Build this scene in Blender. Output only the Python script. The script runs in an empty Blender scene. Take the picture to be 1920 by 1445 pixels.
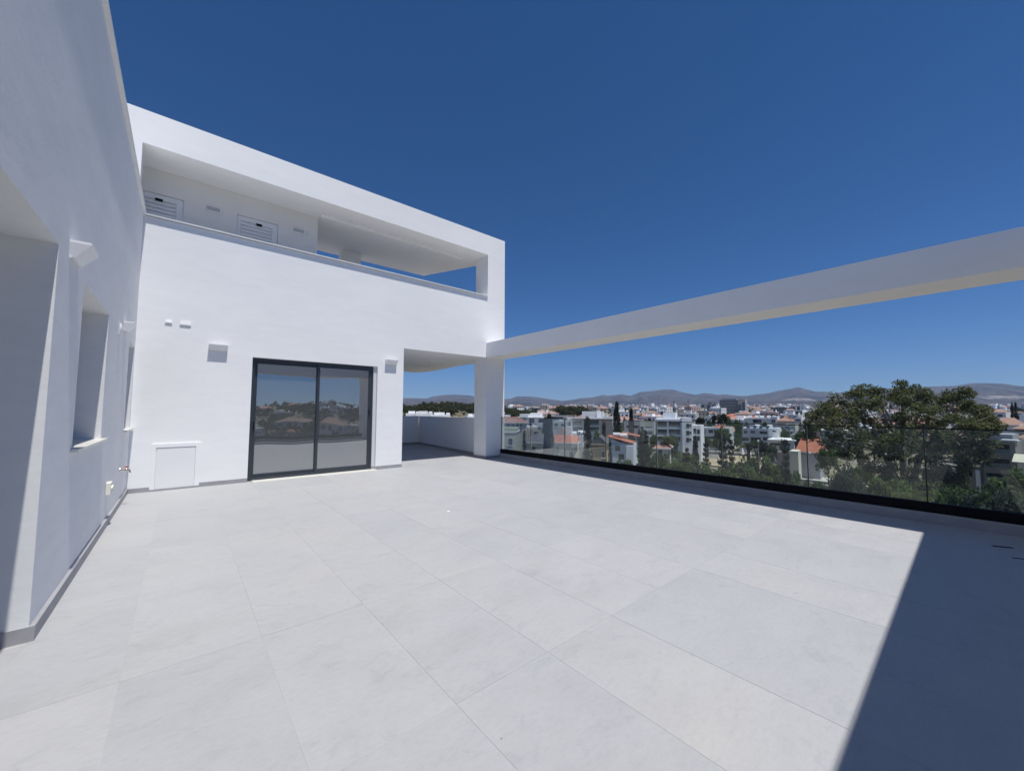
import bpy, math, random
import numpy as np
from mathutils import Vector, Matrix
S = bpy.context.scene
COL = S.collection
random.seed(7)
RNG = np.random.default_rng(7)

# ------------------------------------------------------------------ camera
H = 1.4
FPX, CX, CY = 726.617, 960.0, 722.5
RM = [[0.76173319, -0.04343333, -0.64643336],
      [-0.64788306, -0.04617284, -0.76033914],
      [0.0031764, 0.99798878, -0.06331111]]
cam_d = bpy.data.cameras.new('camera')
cam_d.sensor_width = 36.0
cam_d.lens = FPX / 1920 * 36.0
cam_d.clip_start = 0.05
cam_d.clip_end = 30000
cam = bpy.data.objects.new('camera', cam_d)
COL.objects.link(cam)
cam.matrix_world = Matrix([[RM[0][0], RM[0][1], RM[0][2], 0], [RM[1][0], RM[1][1], RM[1][2], 0], [RM[2][0], RM[2][1], RM[2][2], H], [0, 0, 0, 1]])
S.camera = cam

# ------------------------------------------------------------------ sky, sun, exposure
SUNV = Vector((0.036, -0.335, 1.0)).normalized()
SUN_EL = math.asin(SUNV.z)
SUN_ROT = math.atan2(SUNV.x, SUNV.y)
W = bpy.data.worlds.new("World")
S.world = W
W.use_nodes = True
wn = W.node_tree
wn.nodes.clear()
sky = wn.nodes.new('ShaderNodeTexSky')
sky.sky_type = 'NISHITA'
sky.sun_disc = False
sky.sun_elevation = SUN_EL
sky.sun_rotation = SUN_ROT
sky.altitude = 2500
sky.air_density = 0.88
sky.dust_density = 0.0
sky.ozone_density = 10.0
bg = wn.nodes.new('ShaderNodeBackground')
bg.inputs[1].default_value = 0.072
wo = wn.nodes.new('ShaderNodeOutputWorld')
hs = wn.nodes.new('ShaderNodeHueSaturation')
hs.inputs['Saturation'].default_value = 1.19
wn.links.new(sky.outputs[0], hs.inputs['Color'])
wn.links.new(hs.outputs[0], bg.inputs[0])
wn.links.new(bg.outputs[0], wo.inputs[0])
sun_d = bpy.data.lights.new('sun', 'SUN')
sun_d.energy = 3.75
sun_d.angle = math.radians(0.53)
sun_d.color = (1.0, 0.965, 0.915)
sun = bpy.data.objects.new('sun', sun_d)
COL.objects.link(sun)
sun.rotation_euler = SUNV.to_track_quat('Z', 'Y').to_euler()
sun.location = (0, 0, 60)
S.view_settings.view_transform = 'Standard'
S.view_settings.look = 'None'
S.view_settings.gamma = 1.0
S.view_settings.exposure = 0.37
S.view_settings.use_curve_mapping = False
S.cycles.max_bounces = 10
S.cycles.diffuse_bounces = 5
S.cycles.glossy_bounces = 4
S.cycles.transparent_max_bounces = 16

# ------------------------------------------------------------------ rays of the survey camera (photo pixels -> world)
def ray(px, py):
    v = Vector(((px - CX) / FPX, -(py - CY) / FPX, -1.0)).normalized()
    return Vector([sum(RM[i][j] * v[j] for j in range(3)) for i in range(3)])
def at(px, py, D):
    r = ray(px, py); t = D / math.hypot(r.x, r.y)
    return Vector((r.x * t, r.y * t, H + r.z * t))
def on_z(px, py, z):
    r = ray(px, py); t = (z - H) / r.z
    return Vector((r.x * t, r.y * t, z))

def smooth(a, b, x):
    t = min(1.0, max(0.0, (x - a) / (b - a)))
    return t * t * (3 - 2 * t)
def terr(x, y):
    r = math.hypot(x, y)
    z = float(np.interp(r, [0, 120, 250, 450, 800, 1500, 4200, 12000], [-15, -15, -13.5, -10, -3.5, 4, 42, 60]))
    a = math.degrees(math.atan2(x, y))            # 0 = +Y, clockwise to +X
    # wooded ridge to the left of the column
    k = math.exp(-((a - 31) / 10.0) ** 2) * smooth(250, 400, r) * (1 - smooth(520, 750, r))
    z += 10 * k
    # hill behind the camera
    d = abs((a - 165 + 180) % 360 - 180)
    z += 11 * math.exp(-(d / 16.0) ** 2) * smooth(120, 330, r) * (1 - smooth(500, 900, r))
    return z

# ------------------------------------------------------------------ materials
def nmat(name):
    m = bpy.data.materials.new(name); m.use_nodes = True
    nt = m.node_tree; nt.nodes.clear()
    o = nt.nodes.new('ShaderNodeOutputMaterial'); p = nt.nodes.new('ShaderNodeBsdfPrincipled')
    nt.links.new(p.outputs[0], o.inputs[0])
    return m, nt, p
def N(nt, t, **k):
    n = nt.nodes.new(t)
    for a, b in k.items(): setattr(n, a, b)
    return n
def ramp(nt, src, stops):
    r = N(nt, 'ShaderNodeValToRGB')
    e = r.color_ramp.elements
    while len(e) < len(stops): e.new(0.5)
    for i, (p, c) in enumerate(stops):
        e[i].position = p; e[i].color = (c[0], c[1], c[2], 1)
    nt.links.new(src, r.inputs[0]); return r.outputs[0]
def pos(nt, scale=(1, 1, 1), kind='pos'):
    if kind == 'pos':
        g = N(nt, 'ShaderNodeNewGeometry'); s = g.outputs['Position']
    else:
        g = N(nt, 'ShaderNodeTexCoord'); s = g.outputs['Object']
    m = N(nt, 'ShaderNodeMapping'); m.inputs['Scale'].default_value = scale
    nt.links.new(s, m.inputs[0]); return m.outputs[0]
def noise(nt, vec, scale, detail=4, rough=0.55, dist=0.0):
    n = N(nt, 'ShaderNodeTexNoise'); n.inputs['Scale'].default_value = scale
    n.inputs['Detail'].default_value = detail; n.inputs['Roughness'].default_value = rough
    n.inputs['Distortion'].default_value = dist
    nt.links.new(vec, n.inputs['Vector']); return n.outputs['Fac']
def mixc(nt, fac, a, b, mode='MIX'):
    m = N(nt, 'ShaderNodeMix', data_type='RGBA', blend_type=mode)
    for s, v in ((m.inputs[0], fac), (m.inputs[6], a), (m.inputs[7], b)):
        if hasattr(v, 'node'): nt.links.new(v, s)
        elif isinstance(v, (int, float)): s.default_value = v
        else: s.default_value = (v[0], v[1], v[2], 1)
    return m.outputs[2]
def bump(nt, p, h, strength, dist=0.01, prev=None):
    b = N(nt, 'ShaderNodeBump'); b.inputs['Strength'].default_value = strength
    b.inputs['Distance'].default_value = dist
    nt.links.new(h, b.inputs['Height'])
    if prev: nt.links.new(prev, b.inputs['Normal'])
    nt.links.new(b.outputs[0], p.inputs['Normal']); return b.outputs[0]
MATS = {}
def mat(key, c, rough=0.8, var=0.12, vs=1.5, bs=0.0, bscale=20, metal=0.0, kind='pos', spec=0.3, c2=None, stretch=(1, 1, 1)):
    if key in MATS: return MATS[key]
    m, nt, p = nmat(key)
    v = pos(nt, stretch, kind)
    n = noise(nt, v, vs, 5)
    lo = [x * (1 - var) for x in c]; hi = list(c2) if c2 else [min(1, x * (1 + var)) for x in c]
    nt.links.new(ramp(nt, n, [(0.3, lo), (0.7, hi)]), p.inputs['Base Color'])
    p.inputs['Roughness'].default_value = rough; p.inputs['Metallic'].default_value = metal
    p.inputs['Specular IOR Level'].default_value = spec
    if bs: bump(nt, p, noise(nt, v, bscale, 4), bs, 0.01)
    MATS[key] = m; return m

def stucco(key, base, tone=0.035):
    m, nt, p = nmat(key)
    v = pos(nt)
    big = noise(nt, v, 0.55, 4, 0.5)
    mid = noise(nt, pos(nt, (.8, .8, 3.2)), 2.3, 6, 0.62, 0.5)
    c1 = ramp(nt, big, [(0.3, [x * (1 - tone) for x in base]), (0.7, base)])
    c2 = ramp(nt, mid, [(0.32, (1 - tone, 1 - tone, 1 - tone * .8)), (0.62, (1, 1, 1))])
    nt.links.new(mixc(nt, 1.0, c1, c2, 'MULTIPLY'), p.inputs['Base Color'])
    p.inputs['Roughness'].default_value = 0.9; p.inputs['Specular IOR Level'].default_value = 0.15
    b1 = bump(nt, p, noise(nt, v, 260, 2, 0.5), 0.10, 0.0015)
    b2 = bump(nt, p, noise(nt, pos(nt, (1, 1, 1.8)), 7, 6, 0.65, 0.7), 0.24, 0.007, b1)
    bump(nt, p, noise(nt, v, 1.3, 2, 0.5), 0.25, 0.035, b2)
    MATS[key] = m; return m
WHITE = stucco('white_render', (0.88, 0.88, 0.88))
WHITE_SIDE = stucco('white_render_trowelled', (0.83, 0.835, 0.84), 0.05)

LOGG = stucco('loggia_render_darkened', (0.70, 0.695, 0.68))  # white render darkened, the loggia's shade is put into its colour
def tile_material(key, base, warm):
    m, nt, p = nmat(key)
    v = pos(nt, (0.9, 1.8, 1.0))
    oi = N(nt, 'ShaderNodeObjectInfo')
    # every tile shifts the print so that no two carry the same veins
    add = N(nt, 'ShaderNodeVectorMath', operation='ADD')
    comb = N(nt, 'ShaderNodeCombineXYZ')
    mul = N(nt, 'ShaderNodeMath', operation='MULTIPLY'); mul.inputs[1].default_value = 57.0
    nt.links.new(oi.outputs['Random'], mul.inputs[0]); nt.links.new(mul.outputs[0], comb.inputs[2])
    nt.links.new(v, add.inputs[0]); nt.links.new(comb.outputs[0], add.inputs[1])
    pv = add.outputs[0]
    cloud = noise(nt, pv, 1.6, 8, 0.62, 0.8)
    vein = noise(nt, pv, 3.4, 12, 0.72, 1.6)
    fine = noise(nt, pv, 26, 6, 0.7, 0.3)
    b = base
    c = ramp(nt, cloud, [(0.34, [x * 0.95 for x in b]), (0.5, b), (0.68, [x * 1.03 for x in b])])
    wm = noise(nt, pv, 0.9, 3, 0.5)
    wf = ramp(nt, wm, [(0.55, (0, 0, 0)), (0.75, (1, 1, 1))])
    c = mixc(nt, wf, c, mixc(nt, 0.45, c, warm))
    vf = ramp(nt, vein, [(0.38, (0.935, 0.94, 0.945)), (0.45, (1, 1, 1)), (0.58, (1, 1, 1)), (0.68, (1.035, 1.035, 1.035))])
    c = mixc(nt, 1.0, c, vf, 'MULTIPLY')
    ff = ramp(nt, fine, [(0.36, (0.95, 0.95, 0.955)), (0.5, (1, 1, 1)), (0.7, (1.03, 1.03, 1.03))])
    c = mixc(nt, 1.0, c, ff, 'MULTIPLY')
    tint = ramp(nt, oi.outputs['Random'], [(0.0, (0.965, 0.97, 0.98)), (1.0, (1.03, 1.025, 1.02))])
    c = mixc(nt, 1.0, c, tint, 'MULTIPLY')
    nt.links.new(c, p.inputs['Base Color'])
    rr = N(nt, 'ShaderNodeMapRange'); rr.inputs[3].default_value = 0.5; rr.inputs[4].default_value = 0.72
    nt.links.new(cloud, rr.inputs[0]); nt.links.new(rr.outputs[0], p.inputs['Roughness'])
    p.inputs['Specular IOR Level'].default_value = 0.3
    b1 = bump(nt, p, vein, 0.2, 0.003)
    bump(nt, p, fine, 0.2, 0.0015, b1)
    MATS[key] = m; return m
TILE = tile_material('grey_porcelain_tile', (0.392, 0.396, 0.403), (0.44, 0.425, 0.405))
SKIRT = mat('grey_skirting_tile', (0.33, 0.33, 0.35), 0.55, 0.08, 6, 0.1)
GROUT = mat('grout', (0.40, 0.395, 0.385), 0.95, 0.1, 8)
MARBLE = mat('cream_marble', (0.70, 0.69, 0.64), 0.35, 0.05, 3, spec=0.5)
COPE = mat('white_coping', (0.78, 0.78, 0.78), 0.6, 0.04, 4)
PLASTIC = mat('white_plastic', (0.82, 0.82, 0.83), 0.35, 0.02, spec=0.5)
PLASTIC_G = mat('pale_grey_plastic', (0.62, 0.63, 0.65), 0.4, 0.03, spec=0.5)
DARKMETAL = mat('anthracite_aluminium', (0.035, 0.042, 0.055), 0.38, 0.06, spec=0.5)
BLACK = mat('black_aluminium', (0.006, 0.0065, 0.009), 0.6, 0.1, spec=.12)
DOORWHITE = mat('louvre_door_paint', (0.72, 0.73, 0.75), 0.45, 0.02, spec=0.5)
BRASS = mat('brass', (0.55, 0.48, 0.38), 0.3, 0.1, metal=0.9)
CHROME = mat('chrome', (0.7, 0.7, 0.7), 0.2, 0.05, metal=1.0)
REDPL = mat('red_plastic', (0.5, 0.03, 0.02), 0.4)
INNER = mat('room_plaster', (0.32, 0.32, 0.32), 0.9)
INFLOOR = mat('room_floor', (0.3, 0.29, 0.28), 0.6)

def glass(key, tint, refl, rough=0.0, wavy=0.0, wscale=1.0, fres=0.9, veil=0.0):
    m = bpy.data.materials.new(key); m.use_nodes = True
    nt = m.node_tree; nt.nodes.clear()
    o = N(nt, 'ShaderNodeOutputMaterial'); fm = N(nt, 'ShaderNodeMixShader'); fm.inputs[0].default_value = veil
    df = N(nt, 'ShaderNodeBsdfDiffuse'); df.inputs[0].default_value = (.5, .52, .54, 1); mx = N(nt, 'ShaderNodeMixShader')
    t = N(nt, 'ShaderNodeBsdfTransparent'); t.inputs[0].default_value = (*tint, 1)
    g = N(nt, 'ShaderNodeBsdfGlossy'); g.inputs['Roughness'].default_value = rough
    g.inputs[0].default_value = (0.95, 0.97, 1, 1)
    nt.links.new(t.outputs[0], mx.inputs[1]); nt.links.new(g.outputs[0], mx.inputs[2])
    nt.links.new(mx.outputs[0], fm.inputs[1]); nt.links.new(df.outputs[0], fm.inputs[2]); nt.links.new(fm.outputs[0], o.inputs[0])
    fr = N(nt, 'ShaderNodeFresnel'); fr.inputs[0].default_value = 1.5
    ma = N(nt, 'ShaderNodeMath', operation='MULTIPLY_ADD')
    ma.inputs[1].default_value = fres; ma.inputs[2].default_value = refl; ma.use_clamp = True
    nt.links.new(fr.outputs[0], ma.inputs[0]); nt.links.new(ma.outputs[0], mx.inputs[0])
    if wavy:
        b = N(nt, 'ShaderNodeBump'); b.inputs['Strength'].default_value = 1.0; b.inputs['Distance'].default_value = wavy
        n = noise(nt, pos(nt, (1, 1, .6)), wscale, 1, 0.3)
        nt.links.new(n, b.inputs['Height']); nt.links.new(b.outputs[0], g.inputs['Normal'])
    MATS[key] = m; return m
DOORGLASS = glass('tinted_door_glass', (0.25, 0.27, 0.28), 0.34, 0.0, 0.006, 1.2, veil=0.13)  # grey diffuse share mixed in to wash out the reflection
RAILGLASS = glass('balustrade_glass', (0.89, 0.93, 0.93), 0.0, 0.0, fres=.60, veil=0.012)
WINGLASS = mat('far_window_glass', (0.035, 0.045, 0.055), 0.08, 0.3, 0.3, spec=0.9)

# ------------------------------------------------------------------ mesh building
class MB:
    def __init__(s): s.v = []; s.f = []; s.m = []
    def add(s, vs, fs, mi=0):
        b = len(s.v); s.v += [tuple(v) for v in vs]
        for q in fs: s.f.append([b + i for i in q]); s.m.append(mi)
        return s
    def box(s, x0, x1, y0, y1, z0, z1, mi=0):
        v = [(x0, y0, z0), (x1, y0, z0), (x1, y1, z0), (x0, y1, z0), (x0, y0, z1), (x1, y0, z1), (x1, y1, z1), (x0, y1, z1)]
        return s.add(v, [(0, 3, 2, 1), (4, 5, 6, 7), (0, 1, 5, 4), (1, 2, 6, 5), (2, 3, 7, 6), (3, 0, 4, 7)], mi)
    def prism(s, poly, z0, z1, mi=0):
        n = len(poly)
        v = [(p[0], p[1], z0) for p in poly] + [(p[0], p[1], z1) for p in poly]
        f = [tuple(range(n - 1, -1, -1)), tuple(range(n, 2 * n))] + [(i, (i + 1) % n, (i + 1) % n + n, i + n) for i in range(n)]
        return s.add(v, f, mi)
    def prof(s, pts, y0, y1, mi=0):
        # closed profile in (x,z), extruded along y
        n = len(pts)
        v = [(p[0], y0, p[1]) for p in pts] + [(p[0], y1, p[1]) for p in pts]
        f = [tuple(range(n)), tuple(range(2 * n - 1, n - 1, -1))] + [(i, i + n, (i + 1) % n + n, (i + 1) % n) for i in range(n)]
        return s.add(v, f, mi)
    def profx(s, pts, x0, x1, mi=0):
        # closed profile in (y,z), extruded along x
        n = len(pts)
        v = [(x0, p[0], p[1]) for p in pts] + [(x1, p[0], p[1]) for p in pts]
        f = [tuple(range(n)), tuple(range(2 * n - 1, n - 1, -1))] + [(i, i + n, (i + 1) % n + n, (i + 1) % n) for i in range(n)]
        return s.add(v, f, mi)
    def tube(s, p0, p1, r0, r1, n=8, mi=0, caps=True):
        p0 = Vector(p0); p1 = Vector(p1); d = (p1 - p0)
        if d.length < 1e-6: return s
        q = d.to_track_quat('Z', 'Y'); a = q @ Vector((1, 0, 0)); b = q @ Vector((0, 1, 0))
        v = []
        for p, r in ((p0, r0), (p1, r1)):
            for i in range(n):
                t = 2 * math.pi * i / n; v.append(p + a * (r * math.cos(t)) + b * (r * math.sin(t)))
        f = [(i, (i + 1) % n, (i + 1) % n + n, i + n) for i in range(n)]
        if caps: f += [tuple(range(n - 1, -1, -1)), tuple(range(n, 2 * n))]
        return s.add(v, f, mi)
    def ball(s, c, r, n=10, k=6, mi=0, sz=1.0):
        v = [(c[0], c[1], c[2] + r * sz)]
        for j in range(1, k):
            ph = math.pi * j / k
            for i in range(n):
                t = 2 * math.pi * i / n
                v.append((c[0] + r * math.sin(ph) * math.cos(t), c[1] + r * math.sin(ph) * math.sin(t), c[2] + r * sz * math.cos(ph)))
        v.append((c[0], c[1], c[2] - r * sz))
        f = [(0, 1 + i, 1 + (i + 1) % n) for i in range(n)]
        for j in range(k - 2):
            for i in range(n):
                a = 1 + j * n + i; b = 1 + j * n + (i + 1) % n
                f.append((a, a + n, b + n, b))
        l = len(v) - 1
        f += [(l, 1 + (k - 2) * n + (i + 1) % n, 1 + (k - 2) * n + i) for i in range(n)]
        return s.add(v, f, mi)
    def mesh(s, name, mats):
        me = bpy.data.meshes.new(name); me.from_pydata(s.v, [], s.f)
        if not isinstance(mats, (list, tuple)): mats = [mats]
        for m in mats: me.materials.append(m)
        if any(s.m): me.polygons.foreach_set('material_index', s.m)
        me.update(); return me

def solid(adds, subs):
    """union of boxes minus boxes as one clean mesh (no inner faces)"""
    def cuts(i): return sorted({round(b[i], 5) for b in adds + subs} | {round(b[i + 1], 5) for b in adds + subs})
    xs, ys, zs = cuts(0), cuts(2), cuts(4)
    nx, ny, nz = len(xs) - 1, len(ys) - 1, len(zs) - 1
    F = np.zeros((nx + 2, ny + 2, nz + 2), bool)
    xc = [(xs[i] + xs[i + 1]) / 2 for i in range(nx)]; yc = [(ys[i] + ys[i + 1]) / 2 for i in range(ny)]; zc = [(zs[i] + zs[i + 1]) / 2 for i in range(nz)]
    def sel(b):
        ix = [i + 1 for i, c in enumerate(xc) if b[0] < c < b[1]]; iy = [i + 1 for i, c in enumerate(yc) if b[2] < c < b[3]]; iz = [i + 1 for i, c in enumerate(zc) if b[4] < c < b[5]]
        return np.ix_(ix, iy, iz)
    for b in adds: F[sel(b)] = True
    for b in subs: F[sel(b)] = False
    m = MB(); vid = {}
    def V(i, j, k):
        key = (i, j, k)
        if key not in vid: vid[key] = len(m.v); m.v.append((xs[i], ys[j], zs[k]))
        return vid[key]
    for i in range(nx):
        for j in range(ny):
            for k in range(nz):
                if not F[i + 1, j + 1, k + 1]: continue
                for (di, dj, dk, q) in ((-1, 0, 0, ((0, 0, 0), (0, 0, 1), (0, 1, 1), (0, 1, 0))), (1, 0, 0, ((1, 0, 0), (1, 1, 0), (1, 1, 1), (1, 0, 1))),
                                        (0, -1, 0, ((0, 0, 0), (1, 0, 0), (1, 0, 1), (0, 0, 1))), (0, 1, 0, ((0, 1, 0), (0, 1, 1), (1, 1, 1), (1, 1, 0))),
                                        (0, 0, -1, ((0, 0, 0), (0, 1, 0), (1, 1, 0), (1, 0, 0))), (0, 0, 1, ((0, 0, 1), (1, 0, 1), (1, 1, 1), (0, 1, 1)))):
                    if not F[i + 1 + di, j + 1 + dj, k + 1 + dk]:
                        m.f.append([V(i + a, j + b, k + c) for a, b, c in q]); m.m.append(0)
    return m

def obj(name, m, mats, parent=None, loc=None, rot=None):
    me = m.mesh(name, mats) if isinstance(m, MB) else m
    o = bpy.data.objects.new(name, me); COL.objects.link(o)
    if parent: o.parent = parent
    if loc: o.location = loc
    if rot: o.rotation_euler = rot
    return o
def tag(o, label=None, cat=None, group=None, kind=None):
    if label: o['label'] = label
    if cat: o['category'] = cat
    if group: o['group'] = group
    if kind: o['kind'] = kind
    return o
def thing(name, label, cat, loc=(0, 0, 0), rz=0.0, group=None):
    o = bpy.data.objects.new(name, None); COL.objects.link(o)
    o.location = loc; o.rotation_euler = (0, 0, rz); o.empty_display_size = 0.2
    return tag(o, label, cat, group)
def smooth_shade(o):
    o.data.polygons.foreach_set('use_smooth', [True] * len(o.data.polygons)); return o
def bevel(o, w=0.006, seg=2):
    b = o.modifiers.new('bevel', 'BEVEL'); b.width = w; b.segments = seg; b.limit_method = 'ANGLE'
    return o
def copy_tree(o, parent=None):
    c = o.copy(); COL.objects.link(c)
    if parent: c.parent = parent
    for ch in list(o.children): copy_tree(ch, c)
    return c

# ================================================================== THE TERRACE
XL, XB, XO, YW = -0.647, 6.734, 7.415, 9.085
ZB, ZT, ZTOP, ZOP, ZC = 2.935, 3.365, 6.620, 6.024, 4.770
YR0, YR1 = -1.40, -0.72      # rear beam
TX0, TY0, TW, TL = -0.184, 1.650, 0.6215, 1.2430
GAP = 0.0015

# floor: screed sheet with the tiles laid on it one by one
fl = obj('terrace_floor', MB().prism([(-1.6, -1.4), (7.5, -1.4), (7.5, 9.6), (7.9, 14.9), (4.0, 14.9), (4.0, 9.6), (-1.6, 9.6)], -0.25, -0.0015), GROUT)
tag(fl, 'large grey porcelain tiled floor of the roof terrace', None, None, 'structure')
def clip_poly(poly, a, b, c):   # keep a*x+b*y<=c
    out = []
    for i in range(len(poly)):
        p, q = poly[i], poly[(i + 1) % len(poly)]
        fp = a * p[0] + b * p[1] - c; fq = a * q[0] + b * q[1] - c
        if fp <= 0: out.append(p)
        if fp * fq < 0:
            t = fp / (fp - fq); out.append((p[0] + (q[0] - p[0]) * t, p[1] + (q[1] - p[1]) * t))
    return out
def tile_mesh():
    g = GAP / 2; w, l = TW, TL; e = 0.0003
    m = MB()
    v = [(g, g, -.011), (w - g, g, -.011), (w - g, l - g, -.011), (g, l - g, -.011),
         (g, g, -e), (w - g, g, -e), (w - g, l - g, -e), (g, l - g, -e),
         (g + e, g + e, 0), (w - g - e, g + e, 0), (w - g - e, l - g - e, 0), (g + e, l - g - e, 0)]
    f = [(0, 1, 5, 4), (1, 2, 6, 5), (2, 3, 7, 6), (3, 0, 4, 7), (4, 5, 9, 8), (5, 6, 10, 9), (6, 7, 11, 10), (7, 4, 8, 11), (8, 9, 10, 11)]
    m.add(v, f); return m.mesh('tile', TILE)
TM = tile_mesh()
for i in range(-1, 14):
    for j in range(-3, 12):
        x0 = TX0 + i * TW; y0 = TY0 + j * TL; x1, y1 = x0 + TW, y0 + TL
        poly = [(x0, y0), (x1, y0), (x1, y1), (x0, y1)]
        if y0 < YW - 0.01:
            poly = clip_poly(poly, -1, 0, -(XL)); poly = clip_poly(poly, 1, 0, 7.224); poly = clip_poly(poly, 0, -1, 0.9)
            if x1 < 4.17: poly = clip_poly(poly, 0, 1, YW)
        if y1 > YW + 0.2:
            poly = clip_poly(poly, -1, 0, -4.17)
            poly = clip_poly(poly, 0, 1, 14.68)
            dx = (7.57 - 6.95); dy = 14.7 - 9.68
            if y0 > YW: poly = clip_poly(poly, dy, -dx, dy * 6.95 - dx * 9.68)
        if len(poly) < 3: continue
        ar = abs(sum(poly[k][0] * poly[(k + 1) % len(poly)][1] - poly[(k + 1) % len(poly)][0] * poly[k][1] for k in range(len(poly)))) / 2
        if ar < 0.004: continue
        lift = random.uniform(-0.0006, 0.0004)
        if abs(ar - TW * TL) < 1e-4:
            obj('tile', TM, None, fl, (x0, y0, lift))
        else:
            cx = sum(p[0] for p in poly) / len(poly); cy = sum(p[1] for p in poly) / len(poly)
            ww = max(p[0] for p in poly) - min(p[0] for p in poly); hh = max(p[1] for p in poly) - min(p[1] for p in poly)
            if min(ww, hh) < 0.02: continue
            sh = [((p[0] - cx) * (1 - GAP / ww), (p[1] - cy) * (1 - GAP / hh)) for p in poly]
            obj('tile', MB().prism(sh, -0.011, -0.0005), TILE, fl, (cx, cy, lift))
# recess floor in the doorway of the side wall
obj('tile', MB().box(-1.34, XL - GAP, 1.25, 3.70, -0.011, -0.001), TILE, fl)
# drain slots in the shaded corner, a blob of filler, crumbs
for (px, py, w, d, lab) in ((1880, 1025, .075, .018, 'long dark slot drain set in the shaded floor near the kerb'), (1912, 1047, .05, .009, 'short dark slot at the right edge of the shaded floor')):
    p = on_z(px, py, 0.0)
    o = thing('floor_drain', lab, 'drain', (p.x, p.y, 0.0), math.radians(-62))
    obj('grate', MB().box(-w, w, -d, d, .0005, .0035), BLACK, o)
p = on_z(841, 958, 0.0)
tag(obj('plaster_drop', MB().ball((0, 0, 0), .022, 10, 6, 0, 0.12), PLASTIC, None, (p.x, p.y, .001)), 'white dried drop of plaster in the middle of the sunlit floor', 'plaster drop')
cr = MB()
for (px, py) in ((1478, 987), (1462, 983), (1716, 1041), (1755, 1064), (1795, 1056), (1405, 989), (1690, 1088), (940, 1384)):
    p = on_z(px, py, 0); r = random.uniform(.003, .006)
    cr.ball((p.x, p.y, r * .4), r, 6, 4, 0, .6)
tag(obj('grit', cr, mat('grit', (.12, .11, .1), .9)), 'loose dark grit scattered on the terrace tiles', 'grit', None, 'stuff')

# ---------------------------------------------------------------- side wall (left)
sw = thing('side_wall', 'tall white rendered wall running along the left side of the terrace', 'wall', (XL, 4, 0))
def child(parent, name, m, mt, **k):
    o = obj(name, m, mt, parent, **k); o.location = Vector(o.location) - parent.location; return o
ZCL = ZC - 0.03
wall = solid([(-5.2, XL, -1.4, YW, -0.3, ZCL)],
             [(-1.35, XL, 1.2, 3.74, -.3, 2.455), (-0.93, XL, 4.60, 6.02, 1.06, 2.42), (-0.93, XL, 8.17, 8.97, 1.06, 2.42)])
child(sw, 'wall', wall, WHITE_SIDE)
y = -1.4; k = 0
for y1 in (0.2, 1.62, 3.04, 4.46, 5.88, 7.30, 8.72, YW - 0.002):
    o = child(sw, 'coping_stone', MB().box(XL - .32, XL + .038, y + .002, y1 - .002, ZCL + .001, ZC), COPE); y = y1
y = 3.74
for y1 in (4.94, 6.14, 7.34, 8.54, YW - .001):
    child(sw, 'skirting_tile', MB().box(XL + .0005, XL + .026, y + .001, y1 - .001, -.002, .088), SKIRT)
    y = y1
child(sw, 'skirting_tile', MB().box(-1.34, XL + .026, 3.728, 3.7395, -.002, .088), SKIRT)
for yy in ((-1.39, -.1), (-.098, 1.199)):
    child(sw, 'skirting_tile', MB().box(XL + .0005, XL + .026, yy[0], yy[1], -.002, .088), SKIRT)
def wall_window(parent, y0, y1, z0, z1):
    w = child(parent, 'window', solid([(-.92, -.86, y0 + .003, y1 - .003, z0 + .002, z1 - .003)], [(-.93, -.85, y0 + .06, y1 - .06, z0 + .06, z1 - .06)]), DARKMETAL)
    obj('pane', MB().box(-.895, -.885, y0 + .06, y1 - .06, z0 + .06, z1 - .06), DOORGLASS, w).matrix_parent_inverse = Matrix()
    child(parent, 'window_sill', MB().box(-.928, XL + .045, y0 + .002, y1 + .10, z0 - .001, z0 + .022).box(XL + .0005, XL + .045, y0 - .06, y0 + .002, z0 - .001, z0 + .022), MARBLE)
wall_window(sw, 4.60, 6.02, 1.06, 2.42)
wall_window(sw, 8.17, 8.97, 1.06, 2.42)
d = child(sw, 'terrace_door', solid([(-1.33, -1.27, 1.203, 3.725, .002, 2.452)], [(-1.34, -1.26, 1.29, 2.43, .09, 2.37), (-1.34, -1.26, 2.50, 3.65, .09, 2.37)]), DARKMETAL)
obj('pane', MB().box(-1.305, -1.295, 1.29, 2.43, .09, 2.37), DOORGLASS, d)
obj('pane', MB().box(-1.305, -1.295, 2.50, 3.65, .09, 2.37), DOORGLASS, d)
child(sw, 'shutter_guide', MB().box(-1.18, -1.15, 3.728, 3.7395, .09, 2.454), PLASTIC_G)

# ---------------------------------------------------------------- wedge wall lights
def wedge_light(name, label, loc, rz, group=None):
    t = thing(name, label, 'wall light', loc, rz, group)      # local: back on y=0, sticks out to -y
    w = .145
    v = [(-w, 0, .062), (w, 0, .062), (w, -.105, .062), (-w, -.105, .062), (-w, -.105, .045), (w, -.105, .045),
         (-w + .018, -.028, -.055), (w - .018, -.028, -.055), (-w + .018, 0, -.055), (w - .018, 0, -.055), (-w, 0, .045), (w, 0, .045)]
    f = [(0, 1, 2, 3), (3, 2, 5, 4), (4, 5, 7, 6), (6, 7, 9, 8), (0, 3, 4, 10), (10, 4, 6, 8), (2, 1, 11, 5), (5, 11, 9, 7), (1, 0, 10, 8, 9, 11)]
    obj('housing', MB().add(v, f), PLASTIC, t)
    obj('glass_plate', MB().box(-w + .015, w - .015, -.093, -.012, .0625, .066), PLASTIC_G, t)
    obj('mounting_rim', MB().box(-w + .01, w - .01, -.012, 0, -.066, -.0555), PLASTIC_G, t)
    return t
GL = 'white wedge-shaped wall lights'
wedge_light('wall_light', 'white wedge wall light on the side wall between the doorway and its window', (XL, 4.16, 2.52), math.radians(90), GL)
wedge_light('wall_light', 'small-looking white wedge wall light at the far end of the side wall', (XL, 7.47, 2.52), math.radians(90), GL)
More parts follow.
